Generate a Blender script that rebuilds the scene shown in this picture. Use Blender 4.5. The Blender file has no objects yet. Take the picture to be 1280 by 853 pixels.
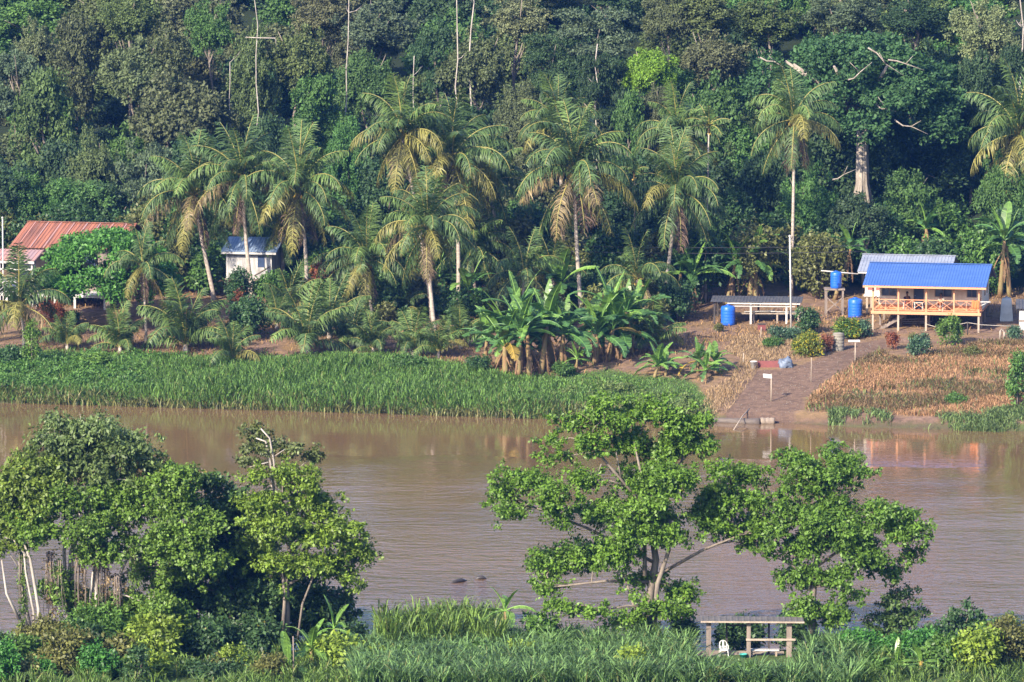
import bpy, math, random
import numpy as np
from mathutils import Vector, Matrix

SC = bpy.context.scene
COL = SC.collection
R = math.radians
rs = np.random.RandomState

# ------------------------------------------------------------------ camera geometry
CAMH, F, TILT = 45.0, 6044.0, math.atan(716.5 / 6044.0)
CT, ST = math.cos(TILT), math.sin(TILT)

def ray(px, py):
    u = (px - 640.0) / F
    v = (426.5 - py) / F
    return u, CT + v * ST, -ST + v * CT

def at(px, py, Y):
    a, b, c = ray(px, py)
    t = Y / b
    return Vector((a * t, Y, CAMH + c * t))

def proj(x, y, z):
    dz = z - CAMH
    d = y * CT - dz * ST
    return 640 + F * x / d, 426.5 - F * (y * ST + dz * CT) / d

def on_water(px, py):
    a, b, c = ray(px, py)
    t = -CAMH / c
    return a * t, b * t

SHORE = sorted(on_water(px, py) for px, py in
               ((-300, 492), (0, 503), (330, 512), (640, 522), (860, 527), (1000, 530), (1280, 541), (1600, 552)))
SX = np.array([s[0] for s in SHORE]); SY = np.array([s[1] for s in SHORE])

def hsh(x, y):
    return (np.sin(x * .37 + 1.3) * np.cos(y * .41 - .7) * .5 + np.sin(x * .13 - y * .17 + 2.) * .6
            + np.sin(x * .9 + y * 1.1) * .16 + np.cos(x * 1.7 - y * 1.3 + .5) * .08)

S_FAR = ([-40, -8, -1, 0, .9, 3, 14, 35, 50, 60, 90, 130, 200, 260, 400],
         [-2.2, -2, -.5, 0, .55, .85, 2.2, 3.5, 4.5, 6, 13, 25, 46, 54, 58])
S_NEAR = ([-40, -8, -1, 0, 1, 4, 14, 30, 60, 120, 243, 330],
          [-2.2, -2, -.5, 0, .6, 1.1, 1.5, 2.2, 5, 14, 43.2, 50])
NEAR_Y = 243.0

def zt(x, y):
    x = np.asarray(x, float); y = np.asarray(y, float)
    wob = np.sin(x * .31) * .35 + np.sin(x * .83 + 1) * .22
    s = y - np.interp(x, SX, SY) + wob
    n = NEAR_Y - y + np.sin(x * .27 + 2) * .6
    z = np.maximum(np.interp(s, *S_FAR), np.interp(n, *S_NEAR))
    k = np.clip((np.maximum(s, n) - 2) / 8, 0, 1)
    z = z + 1.0 * np.clip((-13 - x) / 9, 0, 1) * np.clip((s - 10) / 16, 0, 1)
    amp = .12 + .9 * np.clip((s - 45) / 40, 0, 1)
    return z + hsh(x, y) * k * amp

def ztf(x, y):
    return float(zt(x, y))

def ground(px, py, y0=318.0, y1=470.0):
    """first point of the ground met by the pixel's ray beyond y0"""
    prev = y0; Y = y0
    while Y < y1:
        p = at(px, py, Y)
        if p.z <= ztf(p.x, Y):
            lo, hi = prev, Y
            for _ in range(12):
                m = (lo + hi) / 2; q = at(px, py, m)
                if q.z <= ztf(q.x, m): hi = m
                else: lo = m
            q = at(px, py, hi)
            return Vector((q.x, hi, ztf(q.x, hi)))
        prev = Y; Y += .5
    p = at(px, py, y1)
    return Vector((p.x, y1, ztf(p.x, y1)))

def ppm(Y):                      # pixels of the 1280 frame per metre at depth Y
    return F / Y

# ------------------------------------------------------------------ object helpers
def tag(o, label=None, cat=None, group=None, kind=None):
    if label: o['label'] = label
    if cat: o['category'] = cat
    if group: o['group'] = group
    if kind: o['kind'] = kind
    return o

def empty(name, loc, rz=0, label=None, cat=None, group=None):
    o = bpy.data.objects.new(name, None)
    COL.objects.link(o)
    o.location = loc
    o.rotation_euler = (0, 0, rz)
    o.empty_display_size = .3
    return tag(o, label, cat, group)

def link(name, me, parent=None, loc=(0, 0, 0), rot=(0, 0, 0), scale=(1, 1, 1), color=None):
    o = bpy.data.objects.new(name, me)
    COL.objects.link(o)
    if parent is not None: o.parent = parent
    o.location = loc; o.rotation_euler = rot; o.scale = scale
    if color is not None: o.color = (*color, 1)
    return o

class MB:
    """collects boxes, beams, tubes, sheets; build() links them as ONE mesh object"""
    def __init__(s): s.v = []; s.f = []; s.m = []; s.sm = []
    def add(s, vs, fs, mi=0, smooth=False):
        o = len(s.v)
        s.v += [tuple(v) for v in vs]
        for f in fs:
            s.f.append(tuple(i + o for i in f)); s.m.append(mi); s.sm.append(smooth)
        return s
    def box(s, x0, y0, z0, x1, y1, z1, mi=0):
        vs = [(x0, y0, z0), (x1, y0, z0), (x1, y1, z0), (x0, y1, z0), (x0, y0, z1), (x1, y0, z1), (x1, y1, z1), (x0, y1, z1)]
        return s.add(vs, [(3, 2, 1, 0), (4, 5, 6, 7), (0, 1, 5, 4), (1, 2, 6, 5), (2, 3, 7, 6), (3, 0, 4, 7)], mi)
    def beam(s, p0, p1, w, h, mi=0):
        p0 = Vector(p0); p1 = Vector(p1); d = (p1 - p0).normalized()
        up = Vector((0, 0, 1)) if abs(d.z) < .9 else Vector((0, 1, 0))
        a = d.cross(up).normalized() * w / 2; b = a.cross(d).normalized() * h / 2
        vs = [p0 - a - b, p0 + a - b, p0 + a + b, p0 - a + b, p1 - a - b, p1 + a - b, p1 + a + b, p1 - a + b]
        return s.add(vs, [(0, 1, 2, 3), (7, 6, 5, 4), (0, 4, 5, 1), (1, 5, 6, 2), (2, 6, 7, 3), (3, 7, 4, 0)], mi)
    def tube(s, pts, rad, n=7, mi=0, cap=True):
        pts = [Vector(p) for p in pts]
        if not hasattr(rad, '__len__'): rad = [rad] * len(pts)
        ref = Vector((.31, .95, .07)); vs = []; fs = []
        for i, p in enumerate(pts):
            d = (pts[min(i + 1, len(pts) - 1)] - pts[max(i - 1, 0)])
            d = d.normalized() if d.length > 1e-6 else Vector((0, 0, 1))
            a = d.cross(ref)
            if a.length < .05: a = d.cross(Vector((1, 0, 0)))
            a.normalize(); b = d.cross(a)
            for k in range(n):
                t = 2 * math.pi * k / n
                vs.append(p + (a * math.cos(t) + b * math.sin(t)) * rad[i])
        for i in range(len(pts) - 1):
            for k in range(n):
                fs.append((i * n + k, i * n + (k + 1) % n, (i + 1) * n + (k + 1) % n, (i + 1) * n + k))
        if cap:
            fs.append(tuple(range(n))[::-1]); fs.append(tuple((len(pts) - 1) * n + k for k in range(n)))
        return s.add(vs, fs, mi, True)
    def lathe(s, prof, n=20, c=(0, 0, 0), mi=0):
        vs = []; fs = []
        for r, z in prof:
            for k in range(n):
                t = 2 * math.pi * k / n
                vs.append((c[0] + r * math.cos(t), c[1] + r * math.sin(t), c[2] + z))
        for i in range(len(prof) - 1):
            for k in range(n):
                fs.append((i * n + k, i * n + (k + 1) % n, (i + 1) * n + (k + 1) % n, (i + 1) * n + k))
        fs.append(tuple(range(n))[::-1]); fs.append(tuple((len(prof) - 1) * n + k for k in range(n)))
        return s.add(vs, fs, mi, True)
    def ball(s, c, r, n=8, m=6, mi=0):
        r = r if hasattr(r, '__len__') else (r, r, r)
        vs = [(c[0], c[1], c[2] - r[2])]; fs = []
        for i in range(1, m):
            t = math.pi * i / m
            for k in range(n):
                a = 2 * math.pi * k / n
                vs.append((c[0] + r[0] * math.sin(t) * math.cos(a), c[1] + r[1] * math.sin(t) * math.sin(a), c[2] - r[2] * math.cos(t)))
        vs.append((c[0], c[1], c[2] + r[2])); e = len(vs) - 1
        for k in range(n):
            fs.append((0, 1 + (k + 1) % n, 1 + k)); fs.append((e, e - n + k, e - n + (k + 1) % n))
        for i in range(m - 2):
            for k in range(n):
                fs.append((1 + i * n + k, 1 + i * n + (k + 1) % n, 1 + (i + 1) * n + (k + 1) % n, 1 + (i + 1) * n + k))
        return s.add(vs, fs, mi, True)
    def corrugated(s, p00, p10, p01, pitch=.2, amp=.022, th=.012, mi=0):
        """ribbed sheet: p00->p10 across the ribs, p00->p01 along them"""
        p00, p10, p01 = Vector(p00), Vector(p10), Vector(p01)
        ax = p10 - p00; al = p01 - p00
        nrm = ax.cross(al).normalized(); w = ax.length
        prof = []; n = max(1, int(round(w / pitch)))
        for i in range(n):
            for q, h in ((0, 0), (.55, 0), (.68, 1), (.87, 1)):
                prof.append(((i + q) / n, h * amp))
        prof.append((1, 0))
        vs = []; fs = []; m = len(prof)
        for lay in (0, -th):
            for e in (0, 1):
                for q, h in prof: vs.append(p00 + ax * q + al * e + nrm * (h + lay))
        for i in range(m - 1):
            fs.append((i, i + 1, m + i + 1, m + i))
            fs.append((2 * m + i + 1, 2 * m + i, 3 * m + i, 3 * m + i + 1))
            fs.append((2 * m + i, 2 * m + i + 1, i + 1, i)); fs.append((m + i, m + i + 1, 3 * m + i + 1, 3 * m + i))
        fs.append((0, m, 3 * m, 2 * m)); fs.append((m - 1, 3 * m - 1, 4 * m - 1, 2 * m - 1))
        return s.add(vs, fs, mi)
    def mesh(s, name, mats):
        me = bpy.data.meshes.new(name)
        me.from_pydata(s.v, [], s.f)
        for m in (mats if isinstance(mats, (list, tuple)) else [mats]): me.materials.append(m)
        me.polygons.foreach_set('material_index', s.m)
        me.polygons.foreach_set('use_smooth', s.sm)
        me.update()
        return me
    def build(s, name, mats, parent=None, color=None, **k):
        return link(name, s.mesh(name, mats), parent, color=color, **k)

def np_mesh(name, verts, faces, tint, mats, mi=None, smooth=False):
    """verts (n,3); faces: list of (m,k) index arrays; tint: one array per face array"""
    me = bpy.data.meshes.new(name)
    nl = sum(f.size for f in faces); nf = sum(len(f) for f in faces)
    me.vertices.add(len(verts)); me.loops.add(nl); me.polygons.add(nf)
    me.vertices.foreach_set('co', np.ascontiguousarray(verts, np.float32).ravel())
    me.loops.foreach_set('vertex_index', np.concatenate([f.ravel() for f in faces]).astype(np.int32))
    tot = np.concatenate([np.full(len(f), f.shape[1]) for f in faces])
    st = np.concatenate([[0], np.cumsum(tot)[:-1]])
    me.polygons.foreach_set('loop_start', st.astype(np.int32))
    me.polygons.foreach_set('loop_total', tot.astype(np.int32))
    if mi is not None: me.polygons.foreach_set('material_index', np.asarray(mi, np.int32))
    if smooth: me.polygons.foreach_set('use_smooth', np.ones(nf, bool))
    me.update(calc_edges=True)
    if tint is not None:
        a = me.attributes.new('tint', 'FLOAT', 'FACE')
        a.data.foreach_set('value', np.concatenate(tint).astype(np.float32))
    for m in (mats if isinstance(mats, (list, tuple)) else [mats]): me.materials.append(m)
    return me

# ------------------------------------------------------------------ materials
def nodes(name):
    m = bpy.data.materials.new(name); m.use_nodes = True
    nt = m.node_tree; nt.nodes.clear()
    out = nt.nodes.new('ShaderNodeOutputMaterial')
    return m, nt, out

def mth(nt, op, a, b=None, c=None):
    n = nt.nodes.new('ShaderNodeMath'); n.operation = op
    for i, x in enumerate((a, b, c)):
        if x is None: continue
        if isinstance(x, (int, float)): n.inputs[i].default_value = x
        else: nt.links.new(x, n.inputs[i])
    return n.outputs[0]

def mixc(nt, fac, a, b, mode='MIX'):
    n = nt.nodes.new('ShaderNodeMix'); n.data_type = 'RGBA'; n.blend_type = mode
    for s, x in ((n.inputs[0], fac), (n.inputs[6], a), (n.inputs[7], b)):
        if isinstance(x, (int, float)): s.default_value = x
        elif isinstance(x, tuple): s.default_value = (*x[:3], 1)
        else: nt.links.new(x, s)
    return n.outputs[2]

def noise(nt, vec, scale, detail=4, rough=.55, stretch=None):
    n = nt.nodes.new('ShaderNodeTexNoise')
    n.inputs['Scale'].default_value = scale; n.inputs['Detail'].default_value = detail
    n.inputs['Roughness'].default_value = rough
    if stretch:
        mp = nt.nodes.new('ShaderNodeMapping'); mp.inputs['Scale'].default_value = stretch
        nt.links.new(vec, mp.inputs[0]); vec = mp.outputs[0]
    nt.links.new(vec, n.inputs['Vector'])
    return n.outputs['Fac']

def ramp(nt, fac, lo, hi):
    n = nt.nodes.new('ShaderNodeMapRange'); n.inputs[1].default_value = lo; n.inputs[2].default_value = hi
    nt.links.new(fac, n.inputs[0]); return n.outputs[0]

def bsdf(nt, out, col, rough=.6, metal=0, spec=.4, bump=None, bstr=.3, bdist=.02):
    b = nt.nodes.new('ShaderNodeBsdfPrincipled')
    if isinstance(col, tuple): b.inputs['Base Color'].default_value = (*col, 1)
    else: nt.links.new(col, b.inputs['Base Color'])
    if isinstance(rough, (int, float)): b.inputs['Roughness'].default_value = rough
    else: nt.links.new(rough, b.inputs['Roughness'])
    b.inputs['Metallic'].default_value = metal
    b.inputs['Specular IOR Level'].default_value = spec
    if bump is not None:
        bp = nt.nodes.new('ShaderNodeBump'); bp.inputs['Strength'].default_value = bstr; bp.inputs['Distance'].default_value = bdist
        nt.links.new(bump, bp.inputs['Height']); nt.links.new(bp.outputs[0], b.inputs['Normal'])
    nt.links.new(b.outputs[0], out.inputs[0])
    return b

def surf(name, col, col2=None, rough=.65, scale=3., stretch=None, metal=0, spec=.35, lo=.35, hi=.7, grain=.12):
    """painted / weathered surface: two colours mixed by noise, plus fine grain"""
    m, nt, out = nodes(name)
    tc = nt.nodes.new('ShaderNodeTexCoord').outputs['Object']
    if col2 is None: col2 = tuple(c * .72 for c in col)
    f = ramp(nt, noise(nt, tc, scale, 5, .6, stretch), lo, hi)
    c = mixc(nt, f, col, col2)
    g = noise(nt, tc, scale * 9, 3, .6, stretch)
    k = mth(nt, 'MULTIPLY_ADD', g, 2 * grain, 1 - grain)
    cc = nt.nodes.new('ShaderNodeVectorMath'); cc.operation = 'SCALE'
    nt.links.new(c, cc.inputs[0]); nt.links.new(k, cc.inputs['Scale'])
    bsdf(nt, out, cc.outputs[0], rough, metal, spec, g, .25, .01)
    return m

def leaf_mat(name, rough=.5, spec=.35, trans=.2, yellow=.95, ycol=(.22, .17, .03), lo=.35, hi=1.65):
    """leaves: the object's own colour, varied leaf by leaf through the 'tint' attribute"""
    m, nt, out = nodes(name)
    oi = nt.nodes.new('ShaderNodeObjectInfo')
    at_ = nt.nodes.new('ShaderNodeAttribute'); at_.attribute_name = 'tint'
    t = at_.outputs['Fac']
    k = mth(nt, 'MULTIPLY_ADD', t, hi - lo, lo)
    sc = nt.nodes.new('ShaderNodeVectorMath'); sc.operation = 'SCALE'
    nt.links.new(oi.outputs['Color'], sc.inputs[0]); nt.links.new(k, sc.inputs['Scale'])
    warm = mixc(nt, mth(nt, 'MULTIPLY', t, .35), sc.outputs[0], mixc(nt, 1., sc.outputs[0], (1.25, 1.05, .6), 'MULTIPLY'))
    yl = mth(nt, 'GREATER_THAN', t, yellow)
    col = mixc(nt, mth(nt, 'MULTIPLY', yl, .7), warm, ycol)
    p = nt.nodes.new('ShaderNodeBsdfPrincipled')
    p.inputs['Roughness'].default_value = rough; p.inputs['Specular IOR Level'].default_value = spec
    nt.links.new(col, p.inputs['Base Color'])
    tr = nt.nodes.new('ShaderNodeBsdfTranslucent')
    nt.links.new(mixc(nt, 1., col, (1.15, 1.2, .6), 'MULTIPLY'), tr.inputs[0])
    mx = nt.nodes.new('ShaderNodeMixShader'); mx.inputs[0].default_value = trans
    nt.links.new(p.outputs[0], mx.inputs[1]); nt.links.new(tr.outputs[0], mx.inputs[2])
    nt.links.new(mx.outputs[0], out.inputs[0])
    return m

M = {}
M['leaf'] = leaf_mat('leaf')
M['forest'] = leaf_mat('forest_leaf', .6, .22, .2, .99, (.18, .15, .05), .45, 1.55)
M['frond'] = leaf_mat('palm_leaflet', .5, .28, .2, 2., lo=.4, hi=1.6)
M['banana'] = leaf_mat('banana_leaf', .35, .5, .3, 2.)
M['reed'] = leaf_mat('reed_blade', .5, .3, .2, .965, (.2, .17, .07), .3, 1.65)
M['dry'] = leaf_mat('dry_grass', .7, .2, .2, 2., lo=.35, hi=1.65)
M['flower'] = leaf_mat('flowering_leaf', .5, .3, .3, .7, (.55, .42, .03))
M['bark'] = surf('grey_bark', (.24, .2, .16), (.11, .09, .075), .85, 3, (1, 1, .3))
M['palebark'] = surf('pale_bark', (.34, .3, .25), (.16, .13, .105), .8, 3, (1, 1, .3))
M['whitebark'] = surf('white_bark', (.42, .38, .33), (.2, .165, .14), .75, 2.5, (1, 1, .35))
M['palmtrunk'] = surf('palm_trunk', (.42, .36, .3), (.22, .175, .14), .85, 2., (1, 1, 2.5))
M['rachis'] = surf('palm_rachis', (.3, .25, .07), (.2, .2, .05), .5, 4)
M['coconut'] = surf('coconut', (.5, .3, .05), (.22, .22, .05), .5, 6)
M['pstem'] = surf('banana_stem', (.2, .17, .07), (.2, .1, .05), .7, 4, (1, 1, .4))
M['deadleaf'] = leaf_mat('dead_leaf', .8, .1, .25, 2.)
M['blueroof'] = surf('blue_painted_sheet', (.045, .11, .33), (.075, .15, .38), .45, 1.1, (.5, 2, 2), spec=.4, lo=.3, hi=.75, grain=.12)
M['greyroof'] = surf('grey_sheet', (.34, .37, .44), (.26, .28, .34), .4, 1.5, metal=.25, grain=.06)
M['paleroof'] = surf('pale_blue_sheet', (.27, .35, .47), (.18, .25, .37), .4, 1.5, metal=.2, grain=.06)
M['rust'] = surf('rusty_red_sheet', (.34, .13, .075), (.15, .07, .05), .65, 1.6, (1.8, .14, .14), lo=.38, hi=.64, grain=.15)
M['rustgrey'] = surf('faded_mauve_sheet', (.3, .2, .2), (.42, .2, .15), .55, 1.3, (1.6, .12, .12), lo=.4, hi=.62)
M['cream'] = surf('cream_boards', (.7, .62, .5), (.6, .52, .41), .6, 1.2, (3, 3, .4), grain=.1)
M['white'] = surf('white_paint', (.52, .51, .49), (.38, .36, .33), .55, 1.4, grain=.08)
M['orange'] = surf('orange_paint', (.55, .23, .1), (.46, .2, .1), .55, 2, grain=.1)
M['peach'] = surf('peach_paint', (.58, .27, .14), (.52, .24, .13), .55, 2, grain=.06)
M['dullwhite'] = surf('stained_white_boards', (.42, .41, .4), (.22, .21, .2), .6, 1.6, (2, 2, .5), lo=.4, hi=.65, grain=.15)
M['glass'] = surf('dark_window_glass', (.03, .05, .1), (.05, .07, .13), .12, 1.5, spec=.6)
M['door'] = surf('navy_door', (.02, .035, .09), (.03, .045, .1), .4, 2)
M['curtain'] = surf('red_curtain', (.35, .1, .08), (.28, .08, .07), .8, 3)
M['timber'] = surf('grey_timber', (.24, .19, .155), (.13, .105, .09), .8, 2.5, (1, 1, .3))
M['paletimber'] = surf('pale_timber', (.38, .31, .24), (.24, .19, .145), .75, 2.5, (1, 1, .3))
M['darktimber'] = surf('dark_timber', (.06, .05, .045), (.035, .03, .03), .8, 2.5)
M['darkroof'] = surf('dark_roof_sheet', (.055, .06, .075), (.1, .095, .1), .6, 2)
M['slate'] = surf('grey_roof_felt', (.15, .135, .125), (.09, .08, .075), .7, 2)
M['tank'] = surf('blue_tank_plastic', (.015, .1, .5), (.02, .12, .55), .35, 2, spec=.5, grain=.04)
M['concrete'] = surf('concrete', (.25, .23, .19), (.16, .145, .12), .85, 3)
M['cistern'] = surf('pale_grey_metal', (.4, .45, .48), (.3, .34, .36), .5, 2, metal=.2)
M['maroon'] = surf('maroon_block', (.2, .06, .055), (.14, .05, .05), .8, 4)
M['tarp'] = surf('blue_grey_tarp', (.16, .2, .27), (.09, .11, .16), .5, 3)
M['log'] = surf('wet_log', (.13, .105, .085), (.07, .055, .05), .7, 2, (.3, 2, 2))
M['palelog'] = surf('pale_log', (.25, .2, .155), (.16, .125, .1), .7, 2, (.3, 2, 2))
M['darklog'] = surf('waterlogged_wood', (.05, .045, .045), (.035, .03, .03), .45, 3)
M['plastic'] = surf('white_plastic', (.65, .64, .62), (.58, .57, .55), .4, 2, grain=.03)
M['teal'] = surf('teal_plastic', (.06, .35, .3), (.05, .3, .26), .4, 3)
M['skin'] = surf('brown_skin', (.2, .1, .06), (.17, .085, .05), .55, 5, grain=.04)
M['hair'] = surf('black_hair', (.01, .009, .009), (.015, .013, .012), .5, 8)
M['eye'] = surf('dark_eye', (.02, .015, .012), rough=.2)
M['shirtdark'] = surf('dark_plum_cloth', (.05, .025, .035), (.035, .02, .03), .85, 6)
M['shirtpale'] = surf('pale_cloth', (.45, .4, .33), (.38, .33, .28), .85, 6)
M['shortred'] = surf('red_cloth', (.4, .06, .04), (.33, .05, .04), .85, 6)
M['shortorange'] = surf('orange_cloth', (.55, .16, .05), (.48, .14, .05), .85, 6)
M['wire'] = surf('black_wire', (.03, .03, .035), rough=.6)
M['rope'] = surf('pale_rope', (.5, .45, .38), rough=.8)

# ------------------------------------------------------------------ leaf clouds
def unit(v): return v / np.maximum(np.linalg.norm(v, axis=-1, keepdims=True), 1e-9)

def leaf_cloud(rng, blobs, L, cover=1., W=.55, droop=.3, shell=(.72, 1.04), k=8, spread=1., under=.45, fine=.4, maxn=None):
    """leaves set in twig clumps through lumpy ellipsoid blobs; returns verts, tint"""
    tc, td, tt = [], [], []
    for b in blobs:
        c = np.array(b[:3], float); r = np.array(b[3:6], float)
        rm = (r[0] * r[1] * r[2]) ** (1 / 3)
        n = max(4, int(4 * math.pi * rm * rm * cover / (L * L * W * .6 * k)))
        d = unit(rng.normal(size=(n, 3)))
        low = d[:, 2] < -.3
        flip = low & (rng.rand(n) > under)
        d[flip, 2] *= -1
        ph = rng.rand(3, 3) * 6.28; fr = rng.uniform(2.5, 5, (3, 3))
        lump = 1 + .11 * sum(np.sin(d @ fr[i] + ph[i, 0]) for i in range(3))
        rad = (shell[0] + (shell[1] - shell[0]) * rng.rand(n) ** .6) * lump
        tc.append(c + r * d * rad[:, None]); td.append(d)
        tt.append(np.clip(rng.rand() * .3 + rng.rand(n) * .7, 0, 1))
    tc = np.concatenate(tc); td = np.concatenate(td); tt = np.concatenate(tt)
    n = len(tc)
    tdir = unit(td + rng.normal(size=(n, 3)) * .5)
    p = np.repeat(tc, k, 0) + rng.normal(size=(n * k, 3)) * L * .6 * spread
    d = np.repeat(tdir, k, 0); N = n * k
    a = unit(d * .55 + rng.normal(size=(N, 3)) * .75 + np.array([0, 0, -droop]))
    nn = d * .8 + rng.normal(size=(N, 3)) * fine + np.array([0, 0, .5])
    nn = unit(nn - a * np.sum(nn * a, 1, keepdims=True))
    s = np.cross(a, nn)
    l = L * rng.uniform(.5, 1.4, (N, 1)); w = l * W * .5
    v = np.stack([p, p + a * l * .45 + s * w - nn * l * .05, p + a * l - nn * l * .1, p + a * l * .45 - s * w - nn * l * .05], 1)
    t = np.repeat(tt, k) * .6 + rng.rand(N) * .4
    return v, t

def cloud_mesh(name, v, t, mat):
    N = len(v)
    return np_mesh(name, v.reshape(-1, 3), [np.arange(N * 4).reshape(N, 4)], [t], mat)

def blades(rng, pts, h, w, lean=.35, curl=.6, az=None):
    """grass blades: three-level strips bending over"""
    n = len(pts); h = np.broadcast_to(h, n).copy()
    if az is None: az = rng.rand(n) * 2 * np.pi
    d = np.stack([np.cos(az), np.sin(az), np.zeros(n)], 1)
    wa = az + np.pi / 2 + rng.normal(size=n) * .7
    s = np.stack([np.cos(wa), np.sin(wa), np.zeros(n)], 1)
    ln = np.abs(rng.normal(size=n) * lean * .5 + lean)
    z = np.array([0, 0, 1.])
    p0 = pts; hh = h[:, None]; l1 = ln[:, None]
    p1 = p0 + z * hh * .55 + d * hh * .55 * l1 * .6
    p2 = p1 + z * hh * .3 + d * hh * .4 * (l1 + curl * .4)
    p3 = p2 + z * hh * (.15 - .28 * curl) + d * hh * .3 * (l1 + curl)
    wv = np.broadcast_to(w, n)[:, None] * .5 * s
    v = np.stack([p0 - wv * .7, p0 + wv * .7, p1 - wv, p1 + wv, p2 - wv * .75, p2 + wv * .75, p3], 1)
    b = np.arange(n)[:, None] * 7
    q = np.concatenate([b + np.array([[0, 1, 3, 2]]), b + np.array([[2, 3, 5, 4]])])
    tr = b + np.array([[4, 5, 6]])
    t = rng.rand(n)
    return v.reshape(-1, 3), q, tr, np.concatenate([t, t]), t

def blade_mesh(name, parts, mat):
    V, Q, T, tq, tt, o = [], [], [], [], [], 0
    for v, q, tr, a, b in parts:
        V.append(v); Q.append(q + o); T.append(tr + o); tq.append(a); tt.append(b); o += len(v)
    return np_mesh(name, np.concatenate(V), [np.concatenate(Q), np.concatenate(T)], [np.concatenate(tq), np.concatenate(tt)], mat)

def in_poly(x, y, poly):
    x = np.asarray(x); y = np.asarray(y); c = np.zeros(x.shape, bool); j = len(poly) - 1
    for i in range(len(poly)):
        xi, yi = poly[i]; xj, yj = poly[j]
        if yi != yj:
            c ^= ((yi > y) != (yj > y)) & (x < (xj - xi) * (y - yi) / (yj - yi) + xi)
        j = i
    return c
# ------------------------------------------------------------------ world, sun, camera
SUN = Vector((-.5, -.70, .52)).normalized()          # towards the sun: behind the viewer's left shoulder
w = bpy.data.worlds.new('World'); SC.world = w; w.use_nodes = True
nt = w.node_tree; bg = nt.nodes['Background']
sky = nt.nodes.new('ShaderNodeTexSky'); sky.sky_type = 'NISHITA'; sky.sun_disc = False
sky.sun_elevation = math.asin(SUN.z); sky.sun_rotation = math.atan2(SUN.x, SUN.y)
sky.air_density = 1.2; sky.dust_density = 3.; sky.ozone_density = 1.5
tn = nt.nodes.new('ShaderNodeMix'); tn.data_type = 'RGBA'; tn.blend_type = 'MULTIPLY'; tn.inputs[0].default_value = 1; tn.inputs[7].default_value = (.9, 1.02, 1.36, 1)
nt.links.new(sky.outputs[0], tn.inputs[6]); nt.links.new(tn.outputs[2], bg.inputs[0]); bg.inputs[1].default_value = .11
sl = bpy.data.lights.new('sun', 'SUN'); sl.energy = 5.; sl.angle = R(.5); sl.color = (1, .88, .7)
so = bpy.data.objects.new('sun', sl); COL.objects.link(so)
so.rotation_euler = SUN.to_track_quat('Z', 'Y').to_euler(); so.location = (-60, -80, 120)
cd = bpy.data.cameras.new('camera'); cam = bpy.data.objects.new('camera', cd); COL.objects.link(cam)
cd.sensor_width = 36; cd.lens = 36 * F / 1280; cd.clip_start = 1; cd.clip_end = 3000
cam.location = (0, 0, CAMH); cam.rotation_euler = (math.pi / 2 - TILT, 0, 0)
SC.camera = cam
SC.view_settings.view_transform = 'Standard'; SC.view_settings.look = 'None'
SC.view_settings.gamma = 1; SC.view_settings.exposure = 1.1; SC.view_settings.use_curve_mapping = False
cy = SC.cycles
cy.max_bounces = 6; cy.diffuse_bounces = 2; cy.glossy_bounces = 3; cy.transmission_bounces = 3; cy.volume_bounces = 1
cy.caustics_reflective = False; cy.caustics_refractive = False
cy.use_adaptive_sampling = True; cy.adaptive_threshold = .008
cy.use_denoising = True; cy.denoiser = 'OPENIMAGEDENOISE'; cy.sample_clamp_indirect = 4
try: cy.denoising_prefilter = 'ACCURATE'
except Exception: pass

# ------------------------------------------------------------------ ground
def line(px, py): g = ground(px, py); return (g.x, g.y)
PATH = [line(*p) for p in ((900, 527), (918, 505), (935, 475), (948, 462), (985, 460), (1020, 451), (1045, 441), (1075, 428), (1104, 424),
                           (1110, 434), (1085, 446), (1052, 464), (1018, 488), (1003, 503), (998, 529))]
REED_BACK = ([-200, 0, 90, 170, 250, 420, 470, 540, 600, 650, 720, 760, 800, 860, 880, 905],
             [442, 442, 438, 447, 449, 446, 447, 452, 462, 474, 468, 462, 470, 474, 492, 530])

xs = np.unique(np.concatenate([np.arange(-260, -60, 12.), np.arange(-60, 60.1, .8), np.arange(60, 261, 12.)]))
yy = np.unique(np.concatenate([np.arange(-60, 205, 9.), np.arange(205, 250, .8), np.arange(250, 322, 4.), np.arange(322, 402, .6),
                               np.arange(402, 470, 2.5), np.arange(470, 701, 12.)]))
GX, GY = np.meshgrid(xs, yy); GZ = zt(GX, GY)
nx, ny = len(xs), len(yy)
idx = np.arange(nx * ny).reshape(ny, nx)
quads = np.stack([idx[:-1, :-1], idx[:-1, 1:], idx[1:, 1:], idx[1:, :-1]], -1).reshape(-1, 4)
V = np.stack([GX, GY, GZ], -1).reshape(-1, 3)

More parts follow.
